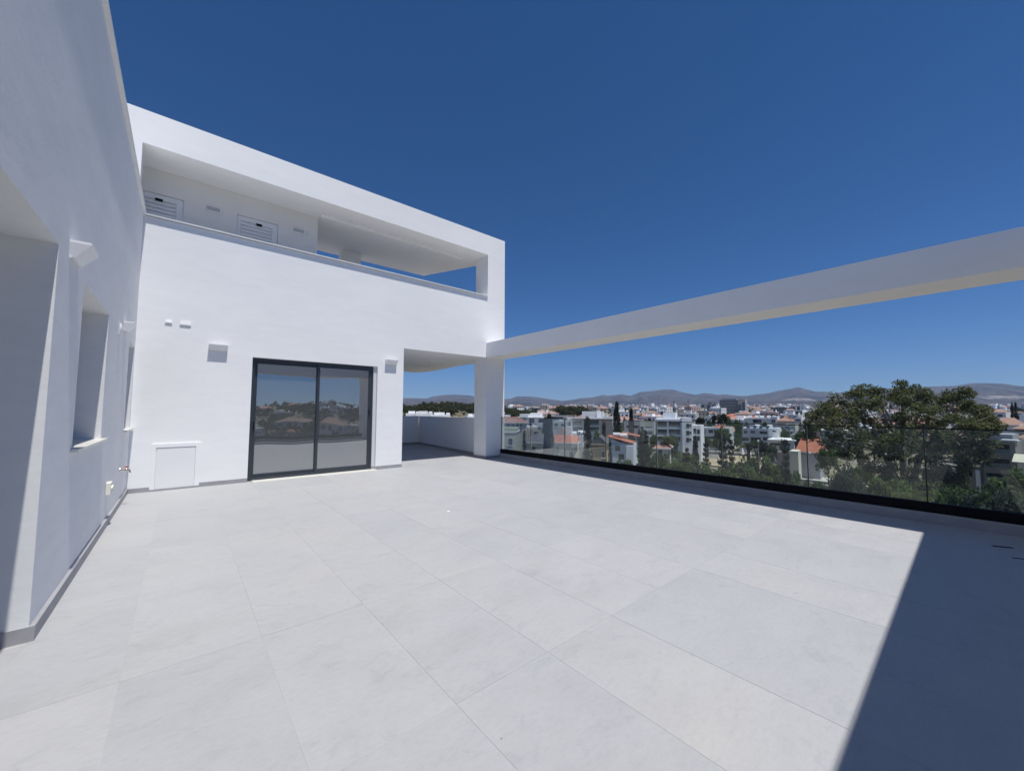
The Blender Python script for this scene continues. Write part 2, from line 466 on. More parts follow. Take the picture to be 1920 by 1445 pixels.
wedge_light('wall_light', 'white wedge wall light on the front wall to the left of the sliding door', (.475, YW, 2.545), 0, GL)
wedge_light('wall_light', 'white wedge wall light between the sliding door and the open passage', (3.845, YW, 2.55), 0, GL)

# small things on the side wall
t = thing('alarm_siren', 'small white oval alarm box high on the side wall beside the far wall light', 'alarm box', (XL, 6.88, 2.41))
obj('cover', MB().ball((0, 0, 0), .075, 14, 10), PLASTIC, t).scale = (.45, .55, 1)
obj('base_plate', MB().box(.0005, .012, -.045, .045, -.08, .08), PLASTIC_G, t)
t = thing('garden_tap', 'brass and chrome tap with red handle low on the far end of the side wall', 'tap', (XL, 8.0, .52))
obj('escutcheon', MB().tube((0.0005, 0, 0), (.008, 0, 0), .03, .03, 14), CHROME, t)
obj('body', MB().tube((.008, 0, 0), (.10, 0, 0), .012, .012, 10).tube((.095, 0, 0), (.115, 0, -.05), .012, .009, 10).ball((.07, 0, 0), .019, 10, 6), BRASS, t)
h_ = obj('handle', MB().tube((.07, 0, .018), (.07, 0, .035), .006, .006, 8).box(.04, .10, -.007, .007, .035, .043), REDPL, t)
t = thing('outdoor_socket', 'cream weatherproof double socket low on the side wall', 'socket', (XL, 6.72, .45))
obj('box', MB().box(.0005, .045, -.07, .07, -.075, .075), mat('cream_plastic', (.70, .68, .60), .45), t)
bevel(t.children[0], .008)
for s in (-1, 1):
    obj('lid', MB().tube((.045, s * .033, .005), (.06, s * .033, .005), .027, .027, 14), MATS['cream_plastic'], t)

# ---------------------------------------------------------------- main building
mb = thing('penthouse', 'white two-storey penthouse with long open loggia above a sliding glass door', 'building', (3, YW, 0))
front = solid([(-1.4, XO, YW, YW + .25, -.3, ZTOP),
               (XB, XO, YW + .25, 9.68, -.3, ZB), (6.77, XO, YW + .25, 9.70, ZB, ZOP),
               (-1.4, 4.17, YW + .25, 14.9, -.3, ZB)],
              [(-.72, 6.77, YW, YW + .25, ZC - .028, ZOP), (4.17, XB, YW, YW + .25, 0.0 - .3, ZB),
               (1.02, 3.52, YW, YW + .25, -.3, 2.425), (.6, 4.0, YW + .25, 13.2, -.3, 2.7),
               (XB, XO, YW, 9.68, ZB, ZB)])
child(mb, 'front_wall', front, WHITE)
slab = [(-1.4, YW + .25), (6.77, YW + .25), (6.77, 9.70), (7.40, 9.71), (7.40, 10.2), (7.29, 11.1), (7.34, 11.8), (7.46, 12.7), (7.53, 13.55), (7.52, 14.1), (7.46, 14.5), (7.2, 14.75), (6.95, 14.74), (6.7, 14.6), (5.5, 14.6), (-1.4, 14.6)]  # right edge drawn wider to keep sun off the passage floor
child(mb, 'loggia_slab', MB().prism(slab, ZB, 3.45), WHITE)
child(mb, 'loggia_floor', MB().box(-.7, 6.7, YW + .26, 9.96, 3.4505, 3.462).box(2.33, 6.9, 9.96, 13.9, 3.4505, 3.462), SKIRT)
child(mb, 'roof_slab', MB().prism([(-1.4, YW + .25), (XO, YW + .25), (7.0, 10.1), (6.18, 12.0), (2.85, 12.08), (-1.4, 12.2)], ZOP, ZTOP - .05), WHITE)
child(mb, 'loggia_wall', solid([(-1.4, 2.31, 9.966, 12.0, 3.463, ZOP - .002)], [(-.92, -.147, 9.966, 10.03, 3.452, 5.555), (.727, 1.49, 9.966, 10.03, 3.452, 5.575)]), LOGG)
child(mb, 'loggia_column', MB().box(3.34, 3.86, 11.5, 11.86, 3.452, ZOP - .002), WHITE)
child(mb, 'loggia_beam', MB().box(2.33, 6.3, 9.75, 9.83, ZOP - .055, ZOP - .002), WHITE).hide_render = False
# loggia coping
x = -.718
for x1 in (.5, 1.75, 3.0, 4.25, 5.5, 6.768):
    child(mb, 'coping_stone', MB().box(x + .0015, x1 - .0015, YW - .048, YW + .27, ZC - .018, ZC), COPE); x = x1
# loggia doors
def louvre_door(x0, x1, ztop):
    dr = child(mb, 'louvre_door', solid([(x0 + .004, x1 - .004, 10.0, 10.028, 3.46, ztop - .004)], [(x0 + .07, x1 - .11, 9.98, 10.04, 4.0, ztop - .075)]), DOORWHITE)
    z = ztop - .095
    while z > 4.65:
        obj('slat', MB().profx([(9.992, z - .012), (9.998, z - .016), (10.026, z + .064), (10.020, z + .068)], x0 + .072, x1 - .112), DOORWHITE, dr)
        z -= .078
    cx = (x0 + x1) / 2 + .02
    obj('number_plate', MB().box(cx - .055, cx + .055, 9.986, 9.991, ztop - .135, ztop - .085), BLACK, dr)
    obj('backing', MB().box(x0 + .07, x1 - .11, 10.0285, 10.0295, 4.0, ztop - .075), mat('door_gap', (.42, .42, .43), .9), dr)
    return dr
louvre_door(-.92, -.147, 5.555); louvre_door(.727, 1.49, 5.575)
def bulkhead(cx, cz, label, pipe=False):
    t = thing('bulkhead_light', label, 'wall light', (cx, 9.966, cz), 0, 'rectangular loggia lights')
    o = obj('frame', solid([(-.13, .13, -.035, -.0005, -.058, .058)], [(-.115, .115, -.035, -.02, -.043, .043)]), PLASTIC, t)
    obj('diffuser', MB().box(-.114, .114, -.028, -.0205, -.042, .042), mat('frosted_lens', (.42, .42, .43), .3, .05, spec=.6), t)
    if pipe: obj('conduit', MB().tube((.13, -.015, -.01), (.20, -.015, -.012), .008, .008, 8), PLASTIC_G, t)
bulkhead(.315, 5.525, 'rectangular bulkhead light between the two louvred doors of the upper loggia')
bulkhead(1.90, 5.56, 'rectangular bulkhead light with a short conduit right of the second louvred door', True)
# sliding door
Z0 = 0.0
fr = child(mb, 'sliding_door', solid([(1.021, 3.44, YW + .07, YW + .19, .012, 2.424)], [(1.075, 3.395, YW + .06, YW + .2, .065, 2.37)]), DARKMETAL)
def leaf(x0, x1, y0):
    l = obj('door_leaf', solid([(x0, x1, y0, y0 + .045, .067, 2.368)], [(x0 + .05, x1 - .05, y0 - .01, y0 + .06, .12, 2.315)]), DARKMETAL, fr)
    l.location = (0, 0, 0)
    return l
leaf(1.077, 2.27, YW + .125); leaf(2.225, 3.393, YW + .078)
obj('pane', MB().box(1.127, 2.22, YW + .143, YW + .149, .12, 2.315), DOORGLASS, fr)
obj('pane', MB().box(2.275, 3.343, YW + .096, YW + .102, .12, 2.315), DOORGLASS, fr)
obj('handle', MB().box(1.09, 1.105, YW + .10, YW + .124, .98, 1.16), BLACK, fr)
obj('lock', MB().box(3.36, 3.375, YW + .06, YW + .0775, 1.25, 1.40), BLACK, fr)
for i in range(16):
    obj('track_rib', MB().box(1.14 + i * .067, 1.175 + i * .067, YW + .085, YW + .122, .0655, .071), DARKMETAL, fr) if i < 16 else None
# reveal panel on the right of the door, marble threshold, room behind
child(mb, 'door_reveal', MB().box(3.441, 3.519, YW + .05, YW + .24, 0.0, 2.424), PLASTIC_G)
child(mb, 'threshold', MB().box(1.10, 2.263, YW - .19, YW + .069, -.001, .011), MARBLE)
child(mb, 'threshold', MB().box(2.267, 3.51, YW - .19, YW + .069, -.001, .011), MARBLE)
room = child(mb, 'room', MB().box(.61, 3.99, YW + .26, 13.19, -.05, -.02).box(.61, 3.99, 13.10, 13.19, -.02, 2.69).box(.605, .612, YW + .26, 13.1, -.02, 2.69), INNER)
# hatch
ht = child(mb, 'meter_hatch', solid([(-.365, .295, YW - .02, YW - .0005, .0, .80)], [(-.305, .225, YW - .04, YW, -.1, .735)]), WHITE)
obj('hatch_panel', MB().box(-.300, .220, YW - .012, YW - .0008, .004, .730), PLASTIC, ht)
bevel(ht.children[0], .002)
# little hooded vents
for (x0, x1, z0, z1, lab) in ((-.29, -.195, 2.893, 2.972, 'smaller of two white wall vents high on the front wall'), (-.092, .063, 2.885, 2.985, 'wider of two white wall vents high on the front wall')):
    t = thing('wall_vent', lab, 'vent', ((x0 + x1) / 2, YW, (z0 + z1) / 2)); w = (x1 - x0) / 2; hh = (z1 - z0) / 2
    obj('plate', MB().box(-w, w, -.008, -.0005, -hh, hh), PLASTIC, t)
    obj('hood', MB().profx([(-.0082, hh), (-.020, -hh + .03), (-.020, -hh + .024), (-.0082, -hh + .024)], -w + .004, w - .004), PLASTIC, t)
# ceiling lamp and skirting of the passage
p = on_z(806, 679, ZB)
t = thing('ceiling_light', 'small round white light on the ceiling of the open passage', 'ceiling light', (p.x, p.y, ZB))
obj('base', MB().tube((0, 0, -.02), (0, 0, -.0005), .075, .08, 18), PLASTIC, t)
obj('lens', MB().ball((0, 0, -.021), .06, 14, 8, 0, .55), PLASTIC_G, t)
# skirtings on the main front
def skx(x0, x1, ya=YW):
    child(mb, 'skirting_tile', MB().box(x0 + .001, x1 - .001, ya - .018, ya - .0005, -.002, .075), SKIRT)
skx(XL + .027, -.366); skx(.296, 1.019); skx(3.521, 4.17); skx(XB, XO - .15)
child(mb, 'skirting_tile', MB().box(-.365, .295, YW - .033, YW - .0205, -.002, .03), SKIRT)
child(mb, 'skirting_tile', MB().box(XB - .0125, XB - .0005, YW - .012, 9.68, -.002, .075), SKIRT)
child(mb, 'skirting_tile', MB().box(3.44, 3.52, YW + .037, YW + .0495, -.002, .075), SKIRT)
# passage parapet
pp = thing('passage_parapet', 'low white parapet in shade around the open passage beside the square column', 'parapet', (8, 12, 0))
child(pp, 'wall', MB().prism([(6.95, 9.682), (7.12, 9.682), (7.66, 14.88), (4.172, 14.88), (4.172, 14.7), (7.49, 14.7)], -.25, 1.122), WHITE)
child(pp, 'coping', MB().prism([(6.938, 9.683), (7.135, 9.683), (7.68, 14.9), (4.173, 14.9), (4.173, 14.688), (7.475, 14.688)], 1.1225, 1.145), MARBLE)
child(pp, 'skirting_tile', MB().prism([(6.936, 9.684), (6.9485, 9.684), (7.488, 14.685), (7.473, 14.685)], -.001, .085), SKIRT)
child(pp, 'skirting_tile', MB().box(4.175, 7.47, 14.687, 14.699, -.001, .085), SKIRT)

# lower storeys of the same block
tag(obj('lower_storeys', MB().box(-5.2, 7.62, -1.5, 14.8, -15.2, -.301), WHITE), 'white storeys of the block below the terrace', 'building')

# ---------------------------------------------------------------- beams, rear column
bm = thing('pergola_beam', 'long slim white concrete beam spanning above the glass balustrade', 'beam', (XB, 4, ZB))
child(bm, 'beam', MB().box(XB, XO, YR1, YW - .0008, ZB, ZT), WHITE)
rb = thing('corner_beam', 'white beam and column closing the terrace behind the viewpoint', 'beam', (XB, YR0, 0))
child(rb, 'beam', MB().box(XL + .001, XO, YR0, YR1 - .001, ZB, ZT), WHITE)
child(rb, 'column', MB().box(XB, XO, YR0, YR1 - .001, -.3, ZB - .0008), WHITE)

# ---------------------------------------------------------------- kerb + glass balustrade
XK, XC, XG = 7.224, 7.272, 7.312
kb = thing('balustrade_kerb', 'low grey tiled kerb in shade at the foot of the glass balustrade', 'kerb', (XK, 4, 0))
child(kb, 'core', MB().box(XK + .0125, 7.61, YR1, YW + .3, -.3, .112), GROUT)
ys = [YR1] + [.391 + 1.235 * i for i in range(0, 8)] + [YW - .013]
ys = [y for y in ys if y < YW - .2] + [YW - .014]
for a, b in zip(ys[:-1], ys[1:]):
    child(kb, 'kerb_tile', MB().box(XK, XK + .012, a + .0015, b - .0015, -.002, .112), SKIRT)
    child(kb, 'kerb_top_tile', MB().box(XK, 7.61, a + .0015, b - .0015, .1125, .124), TILE)
gb = thing('glass_balustrade', 'frameless clear glass balustrade in a black base channel along the terrace edge', 'balustrade', (XG, 4, 0))
child(gb, 'base_channel', solid([(XC, XC + .085, YR1, YW - .001, .1245, .245)], [(XG - .014, XG + .014, YR1, YW, .235, .245)]), BLACK)
for a, b in zip(ys[:-1], ys[1:]):
    gp = child(gb, 'glass_panel', MB().box(XG - .008, XG + .008, a + .007, b - .007, .236, 1.176), RAILGLASS)
    obj('edge_seal', MB().box(XG - .0075, XG + .0075, b - .0065, b + .0065, .246, 1.170), mat('dark_seal', (.02, .025, .025), .5), gp).location = -gb.location
    gp.children[0].location = (0, 0, 0)
child(gb, 'top_cap', MB().box(XG - .009, XG + .009, YR1, YW - .001, 1.1765, 1.189), BLACK)
kr = thing('rear_balustrade', 'glass balustrade on a grey kerb behind the viewpoint, under the corner beam', 'balustrade', (3, -1, 0))
child(kr, 'kerb', MB().box(XL + .02, XB - .001, -1.38, -.92, -.3, .124), SKIRT)
child(kr, 'base_channel', MB().box(XL + .02, XB - .001, -1.04, -.96, .1245, .245), BLACK)
for i in range(6):
    a = XL + .03 + i * 1.224
    child(kr, 'glass_panel', MB().box(a, a + 1.21, -1.008, -.992, .2455, 1.176), RAILGLASS)
child(kr, 'top_cap', MB().box(XL + .02, XB - .001, -1.009, -.991, 1.1765, 1.186), BLACK)
# ================================================================== GROUND, HILLS, MOUNTAINS
def ground_material():
    m, nt, p = nmat('town_ground')
    v = pos(nt)
    n1 = noise(nt, v, 0.035, 6, 0.6, 0.5); n2 = noise(nt, v, 0.4, 5, 0.6)
    c = ramp(nt, n1, [(0.36, (0.07, 0.085, 0.04)), (0.46, (0.20, 0.175, 0.12)), (0.56, (0.28, 0.25, 0.20)), (0.66, (0.12, 0.12, 0.07))])
    c = mixc(nt, 1.0, c, ramp(nt, n2, [(0.3, (0.75, 0.75, 0.75)), (0.7, (1.1, 1.1, 1.1))]), 'MULTIPLY')
    nt.links.new(c, p.inputs['Base Color']); p.inputs['Roughness'].default_value = 1.0
    p.inputs['Specular IOR Level'].default_value = 0.05
    return m
radii = [0, 14] + list(np.geomspace(22, 5200, 64))
NA = 240
gv = []; gf = []
for r in radii:
    for a in range(NA):
        t = 2 * math.pi * a / NA; x, y = r * math.sin(t), r * math.cos(t)
        gv.append((x, y, terr(x, y)))
for i in range(len(radii) - 1):
    for a in range(NA):
        b = (a + 1) % NA
        gf.append((i * NA + a, i * NA + b, (i + 1) * NA + b, (i + 1) * NA + a))
g = MB(); g.v = gv; g.f = gf; g.m = [0] * len(gf)
go = tag(smooth_shade(obj('ground', g, ground_material())), 'dry and green ground under the town', None, None, 'structure')

SKY_LINE = [(640, 748), (700, 747), (757, 746), (775, 746), (800, 747), (812, 743), (835, 740), (850, 739.5), (880, 741), (889, 743), (945, 748), (958, 747), (970, 743), (990, 743), (1005, 744), (1030, 748), (1055, 751.5), (1075, 749), (1090, 746), (1110, 745), (1122, 742), (1130, 740), (1140, 742), (1152, 740.5), (1165, 739), (1182, 742), (1200, 735), (1220, 733), (1245, 730), (1262, 730), (1275, 734), (1292, 738), (1305, 740), (1320, 736.5), (1335, 738), (1345, 740), (1360, 739), (1385, 742), (1400, 742), (1420, 739), (1440, 737), (1460, 732), (1485, 728), (1497, 725.5), (1510, 729), (1530, 734), (1540, 734), (1546, 733.5), (1560, 738), (1580, 735), (1600, 731), (1625, 728), (1660, 728), (1740, 724.5), (1760, 724), (1790, 723), (1810, 720), (1825, 718), (1850, 718), (1880, 719), (1900, 722), (1920, 724), (2000, 730), (2200, 745)]
RM_ = 9000.0
sk_a = []; sk_h = []
for px, py in SKY_LINE:
    P = at(px, py, RM_); sk_a.append(math.degrees(math.atan2(P.x, P.y))); sk_h.append(P.z)
from mathutils import noise as mn
def ridge_h(a):
    if a < sk_a[0] or a > sk_a[-1]:
        e = sk_h[0] if a < sk_a[0] else sk_h[-1]
        d = min(abs(a - sk_a[0]), abs(a - sk_a[-1]))
        return e + (220 + 90 * mn.noise(Vector((a * .11, 3, 0))) - e) * smooth(0, 20, d)
    return float(np.interp(a, sk_a, sk_h))
ang = list(np.arange(-40, sk_a[0], 1.0)) + list(np.arange(sk_a[0], sk_a[-1], 0.07)) + list(np.arange(sk_a[-1], 150, 1.0))
rr = list(np.linspace(4600, RM_, 62)) + [9500, 10300]
mv = []; mf = []
for a in ang:
    ra = math.radians(a); hr = ridge_h(a)
    for r in rr:
        t = (r - 4600) / (RM_ - 4600)
        base = 44.0
        x, y = r * math.sin(ra), r * math.cos(ra)
        if t <= 1:
            q = Vector((x / 900, y / 900, 0))
            rg = 1 - abs(mn.fractal(q, 1.0, 2.1, 6))           # ridged gullies
            rg2 = mn.fractal(Vector((x / 420, y / 420, 7)), 1.0, 2.0, 5)
            k = (0.10 * t + 0.90 * t ** 1.7)
            amp = math.sin(math.pi * min(1, t)) ** 0.8
            z = base + (hr - base) * k + (hr - base) * amp * (0.30 * (rg - .72) + 0.12 * rg2)
            z = min(z, H + (hr - H) * (r / RM_) - 1.5 * (1 - t))
            if t > 0.999: z = hr
        else:
            z = hr - (r - RM_) * .12
        mv.append((x, y, z))
nr = len(rr)
for i in range(len(ang) - 1):
    for j in range(nr - 1):
        mf.append((i * nr + j, (i + 1) * nr + j, (i + 1) * nr + j + 1, i * nr + j + 1))
def mountain_material():
    m, nt, p = nmat('mountain_rock')
    v = pos(nt, (1, 1, 2.0))
    n1 = noise(nt, v, 0.0022, 9, 0.68, 0.6); n2 = noise(nt, v, 0.012, 6, 0.7)
    c = ramp(nt, n1, [(0.38, (0.035, 0.038, 0.036)), (0.46, (0.09, 0.08, 0.08)), (0.56, (0.17, 0.14, 0.13)), (0.66, (0.06, 0.058, 0.055))])
    c = mixc(nt, 1.0, c, ramp(nt, n2, [(0.36, (0.6, 0.62, 0.6)), (0.62, (1.15, 1.12, 1.1))]), 'MULTIPLY')
    # pale quarry scars on two slopes
    g_ = N(nt, 'ShaderNodeNewGeometry')
    def hitm(px, py):
        q = ray(px, py); a = math.degrees(math.atan2(q.x, q.y)); i = min(range(len(ang)), key=lambda k: abs(ang[k] - a)); el = q.z / math.hypot(q.x, q.y)
        for j in range(nr):
            if (mv[i * nr + j][2] - H) / rr[j] >= el: return Vector(mv[i * nr + j])
        return Vector(mv[i * nr + nr - 3])
    for (px, py, rx, rz) in ((1499, 748, 330, 40), (1510, 748.5, 260, 30), (1908, 745, 330, 50)):
        P = hitm(px, py)
        s = N(nt, 'ShaderNodeVectorMath', operation='SUBTRACT'); s.inputs[1].default_value = (P.x, P.y, P.z)
        nt.links.new(g_.outputs['Position'], s.inputs[0])
        q = N(nt, 'ShaderNodeVectorMath', operation='MULTIPLY'); q.inputs[1].default_value = (1 / rx, 1 / rx, 1 / rz)
        nt.links.new(s.outputs[0], q.inputs[0])
        l = N(nt, 'ShaderNodeVectorMath', operation='LENGTH'); nt.links.new(q.outputs[0], l.inputs[0])
        a_ = N(nt, 'ShaderNodeMath', operation='ADD'); nt.links.new(l.outputs['Value'], a_.inputs[0])
        nz = N(nt, 'ShaderNodeMath', operation='MULTIPLY_ADD'); nz.inputs[1].default_value = 2.6; nz.inputs[2].default_value = -1.3
        nt.links.new(n2, nz.inputs[0]); nt.links.new(nz.outputs[0], a_.inputs[1])
        f = ramp(nt, a_.outputs[0], [(0.5, (1, 1, 1)), (0.85, (0, 0, 0))])
        c = mixc(nt, f, c, (0.42, 0.38, 0.35))
    nt.links.new(c, p.inputs['Base Color']); p.inputs['Roughness'].default_value = 1.0
    p.inputs['Specular IOR Level'].default_value = 0.0
    b_ = bump(nt, p, n2, 0.9, 30)
    bump(nt, p, noise(nt, v, 0.0035, 8, 0.7, 1.0), 1.0, 160, b_)
    return m
g = MB(); g.v = mv; g.f = mf; g.m = [0] * len(mf)
tag(smooth_shade(obj('mountains', g, mountain_material())), 'bare bluish mountain range along the horizon', None, None, 'structure')

# ================================================================== FOLIAGE
def leaf_mat(key, a, b, c=None):
    m, nt, p = nmat(key)
    ge = N(nt, 'ShaderNodeNewGeometry'); oi = N(nt, 'ShaderNodeObjectInfo')
    col = ramp(nt, ge.outputs['Random Per Island'], [(0.0, a), (0.6, b), (1.0, c or b)])
    t = ramp(nt, oi.outputs['Random'], [(0, (0.8, 0.82, 0.85)), (1, (1.15, 1.12, 1.0))])
    cc = mixc(nt, 1.0, col, t, 'MULTIPLY')
    nt.links.new(cc, p.inputs['Base Color'])
    p.inputs['Roughness'].default_value = 0.75; p.inputs['Specular IOR Level'].default_value = 0.12
    tr = N(nt, 'ShaderNodeBsdfTranslucent'); nt.links.new(cc, tr.inputs[0])
    ms = N(nt, 'ShaderNodeMixShader'); ms.inputs[0].default_value = 0.45
    out = [n for n in nt.nodes if n.type == 'OUTPUT_MATERIAL'][0]
    nt.links.new(p.outputs[0], ms.inputs[1]); nt.links.new(tr.outputs[0], ms.inputs[2]); nt.links.new(ms.outputs[0], out.inputs[0])
    MATS[key] = m; return m
LF_EUC = leaf_mat('eucalyptus_leaf', (.075, .09, .04), (.135, .155, .065), (.24, .25, .125))
LF_DARK = leaf_mat('cypress_leaf', (.016, .025, .014), (.030, .042, .022), (.042, .055, .028))
LF_GREEN = leaf_mat('green_leaf', (.09, .14, .045), (.15, .21, .07), (.23, .29, .12))
LF_MID = leaf_mat('mid_leaf', (.065, .105, .04), (.11, .16, .06), (.17, .22, .09))
LF_GREY = leaf_mat('olive_leaf', (.075, .095, .065), (.115, .14, .095), (.17, .195, .14))
LF_RIDGE = leaf_mat('ridge_leaf', (.035, .045, .022), (.06, .07, .035), (.10, .105, .055))
LF_PALM = leaf_mat('palm_leaf', (.05, .075, .025), (.10, .125, .045), (.17, .165, .08))
LF_CON = leaf_mat('conifer_leaf', (.035, .05, .035), (.06, .08, .055), (.09, .11, .08))
BARK = mat('bark', (.13, .10, .075), .95, .25, 3, .3, 12, kind='obj')
BARKP = mat('pale_bark', (.34, .31, .27), .9, .25, 1.5, .3, 8, kind='obj')

def cards(C, size, rng, elong=1.7, up=1.1, droop=0.0):
    """leaf-sized quads at the points C"""
    n = len(C)
    nrm = rng.normal(size=(n, 3)); nrm[:, 2] += up; nrm /= np.linalg.norm(nrm, axis=1, keepdims=True)
    a = rng.normal(size=(n, 3)); a[:, 2] -= droop
    a -= (a * nrm).sum(1, keepdims=True) * nrm; a /= np.linalg.norm(a, axis=1, keepdims=True) + 1e-9
    b = np.cross(nrm, a)
    s = size * rng.uniform(.6, 1.35, (n, 1))
    a = a * s * elong * .5; b = b * s * .5
    V = np.stack([C - a, C + b * .9, C + a, C - b * .9], 1).reshape(-1, 3)
    return V
def quad_mesh(name, V, m):
    n = len(V) // 4
    me = bpy.data.meshes.new(name); me.vertices.add(len(V)); me.vertices.foreach_set('co', V.astype(np.float32).ravel())
    me.loops.add(n * 4); me.loops.foreach_set('vertex_index', np.arange(n * 4, dtype=np.int32))
    me.polygons.add(n); me.polygons.foreach_set('loop_start', np.arange(0, n * 4, 4, dtype=np.int32))
    me.polygons.foreach_set('loop_total', np.full(n, 4, dtype=np.int32))
    me.materials.append(m); me.update(calc_edges=True); me.validate(); return me
def clump_points(centres, radii, per, rng, flat=.75):
    out = []
    for c, r in zip(centres, radii):
        k = max(4, int(per * r * r))
        d = rng.normal(size=(k, 3)); d /= np.linalg.norm(d, axis=1, keepdims=True)
        q = d * (r * rng.uniform(.35, 1, (k, 1)) ** .5); q[:, 2] *= flat
        out.append(np.asarray(c) + q)
    return np.concatenate(out)
def crown_centres(n, rng, rx=1, rz=1, z0=0, inner=.25):
    d = rng.normal(size=(n, 3)); d /= np.linalg.norm(d, axis=1, keepdims=True); d[:, 2] = np.where(d[:, 2] < -.45, -d[:, 2], d[:, 2])
    q = d * rng.uniform(inner, 1, (n, 1)) ** .6
    return q * [rx, rx, rz] + [0, 0, z0]
def trunk_mb(h, r0, r1, branches, rng, n=7, spread=.35, z0=.35):
    m = MB(); p = Vector((0, 0, -.15 * h)); k = 4
    for i in range(k):
        q = Vector((rng.uniform(-.03, .03) * h, rng.uniform(-.03, .03) * h, h * (i + 1) / k))
        ra = r0 + (r1 - r0) * i / k; rb = r0 + (r1 - r0) * (i + 1) / k
        m.tube(p, q, ra, rb, n); p = q
    for i in range(branches):
        z = h * rng.uniform(z0, .95); t = rng.uniform(0, 6.28); L = spread * h * rng.uniform(.6, 1.1)
        m.tube((0, 0, z), (math.cos(t) * L, math.sin(t) * L, z + L * rng.uniform(.4, 1)), r1 * .8, r1 * .25, 5)
    return m
# prototypes at 1 m height, 1 m spread (scaled per tree)
PROTO = {}
def proto(key, crown, cm, trunk, tm, stuff=False):
    PROTO[key] = (quad_mesh('crown', crown, cm), trunk.mesh('trunk', tm) if trunk else None)
def make_protos():
    for key, seed, m, n, sz in (('round', 1, LF_GREEN, 46, .062), ('round2', 2, LF_MID, 52, .058), ('olive', 3, LF_GREY, 44, .055), ('dark', 4, LF_DARK, 48, .055), ('far', 5, LF_MID, 22, .12), ('far2', 6, LF_DARK, 20, .12)):
        rng = np.random.default_rng(seed)
        c = crown_centres(n, rng, .40, .36, .60); r = rng.uniform(.07, .15, n)
        per = 8200 if sz < .1 else 2300
        proto(key, cards(clump_points(c, r, per, rng), sz * .55 if sz < .1 else sz, rng), m, trunk_mb(.55, .028, .014, 7, rng), BARK)
    for key, seed, w in (('cypress', 11, .5), ('cypress2', 12, .5)):
        rng = np.random.default_rng(seed); C = []
        for i in range(150):
            z = rng.uniform(.03, 1.0); rad = .5 * min(1, (z / .12) ** .5) * (1 - z) ** .55 * (0.82 + .18 * math.sin(z * 21 + seed)) + .02
            t = rng.uniform(0, 6.28); C.append((math.cos(t) * rad * .75, math.sin(t) * rad * .75, z))
        r = np.full(150, .17)
        P_ = clump_points(C, r, 1500, rng, .35)
        proto(key, cards(P_, .022, rng, 2.2, 0, -1.5) * 1.0, LF_DARK, trunk_mb(.9, .05, .02, 0, rng), BARK)
    for key, seed, tiers, gap in (('conifer', 21, 15, .0), ('sparse', 22, 12, .35)):
        rng = np.random.default_rng(seed); C = []; br = trunk_mb(1.0, .018, .004, 0, rng)
        for i in range(tiers):
            z = .14 + .84 * i / tiers; L = .46 * (1 - (z - .1)) ** .8 * rng.uniform(.75, 1.1)
            nb = 7 if gap == 0 else 5; o_ = rng.uniform(0, 6.28)
            for b in range(nb):
                if rng.random() < gap * .5: continue
                t = o_ + b * 6.28 / nb + rng.uniform(-.2, .2); l = L * rng.uniform(.7, 1.1)
                e = Vector((math.cos(t) * l, math.sin(t) * l, z + l * .12))
                br.tube((0, 0, z), e, .006, .002, 4)
                for q in range(7):
                    f = (q + 1.5) / 8.5
                    C.append((e.x * f, e.y * f, z + (e.z - z) * f + rng.uniform(-.01, .01)))
        P_ = clump_points(C, np.full(len(C), .042), 15000 if gap == 0 else 9000, rng, .6)
        proto(key, cards(P_, .021, rng, 2.0, 1.0), LF_CON, br, BARK)
make_protos()
def frond_mesh():
    m = MB(); n = 12; L = 1.0; pts = []
    for i in range(n + 1):
        t = i / n; pts.append(Vector((L * t * (1 - .12 * t), 0, .42 * t - .75 * t * t)))
    for i in range(n):
        m.tube(pts[i], pts[i + 1], .012 * (1 - i / n) + .003, .012 * (1 - (i + 1) / n) + .003, 4, 0, False)
    for i in range(1, n):
        for k in range(3):
            t = (i + k / 3) / n; j = min(n - 1, int(t * n)); p = pts[j].lerp(pts[j + 1], t * n - j)
            l = .26 * math.sin(math.pi * min(.97, t * .85 + .12)); d = .10 * l / .26 + .015
            for s in (-1, 1):
                a = p + Vector((.10 * l / .26, s * l, -.35 * l))
                m.add([p, p + Vector((.022, 0, 0)), a], [(0, 1, 2)])
    return m.mesh('frond', LF_PALM)
FROND = frond_mesh()
def gz(x, y): return terr(x, y)
def place(px, D):
    P = at(px, 780, D); return P.x, P.y, gz(P.x, P.y)
def tree(kind, px, ytop, D, wpx, label, name='tree', group=None, cat='tree'):
    x, y, z = place(px, D); top = at(px, ytop, D).z; h = max(1.2, top - z)
    s = math.hypot(FPX, px - CX); w = wpx * D / s / (FPX / s if False else 1)
    t = thing(name, label, cat, (x, y, z), random.uniform(0, 6.28), group)
    cm, tm = PROTO[kind]
    base = {'cypress': .72, 'cypress2': .72, 'conifer': .8, 'sparse': .75}.get(kind, .95)
    t.scale = (w / base, w / base, h)
    obj('crown', cm, None, t)
    if tm: obj('trunk', tm, None, t)
    return t
def palm(px, ytop, D, label, spread=3.0, group=None):
    x, y, z = place(px, D); top = at(px, ytop, D).z - .3 * spread; h = max(2, top - z)
    t = thing('palm_tree', label, 'palm tree', (x, y, z), random.uniform(0, 6), group)
    m = MB(); k = 8
    for i in range(k):
        m.tube((0, 0, h * i / k - .5 * (i == 0)), (0, 0, h * (i + 1) / k), .26 - .008 * i, .22 - .008 * i, 8)
    obj('trunk', m, BARK, t)
    for i in range(30):
        e = (-.75 + 1.35 * (i / 26.0)) ; f = obj('frond', FROND, None, t, (0, 0, h), (random.uniform(-.2, .2), e * 1.0, i * 2.4))
        sc = spread * random.uniform(.85, 1.1); f.scale = (sc, sc, sc)
    return t

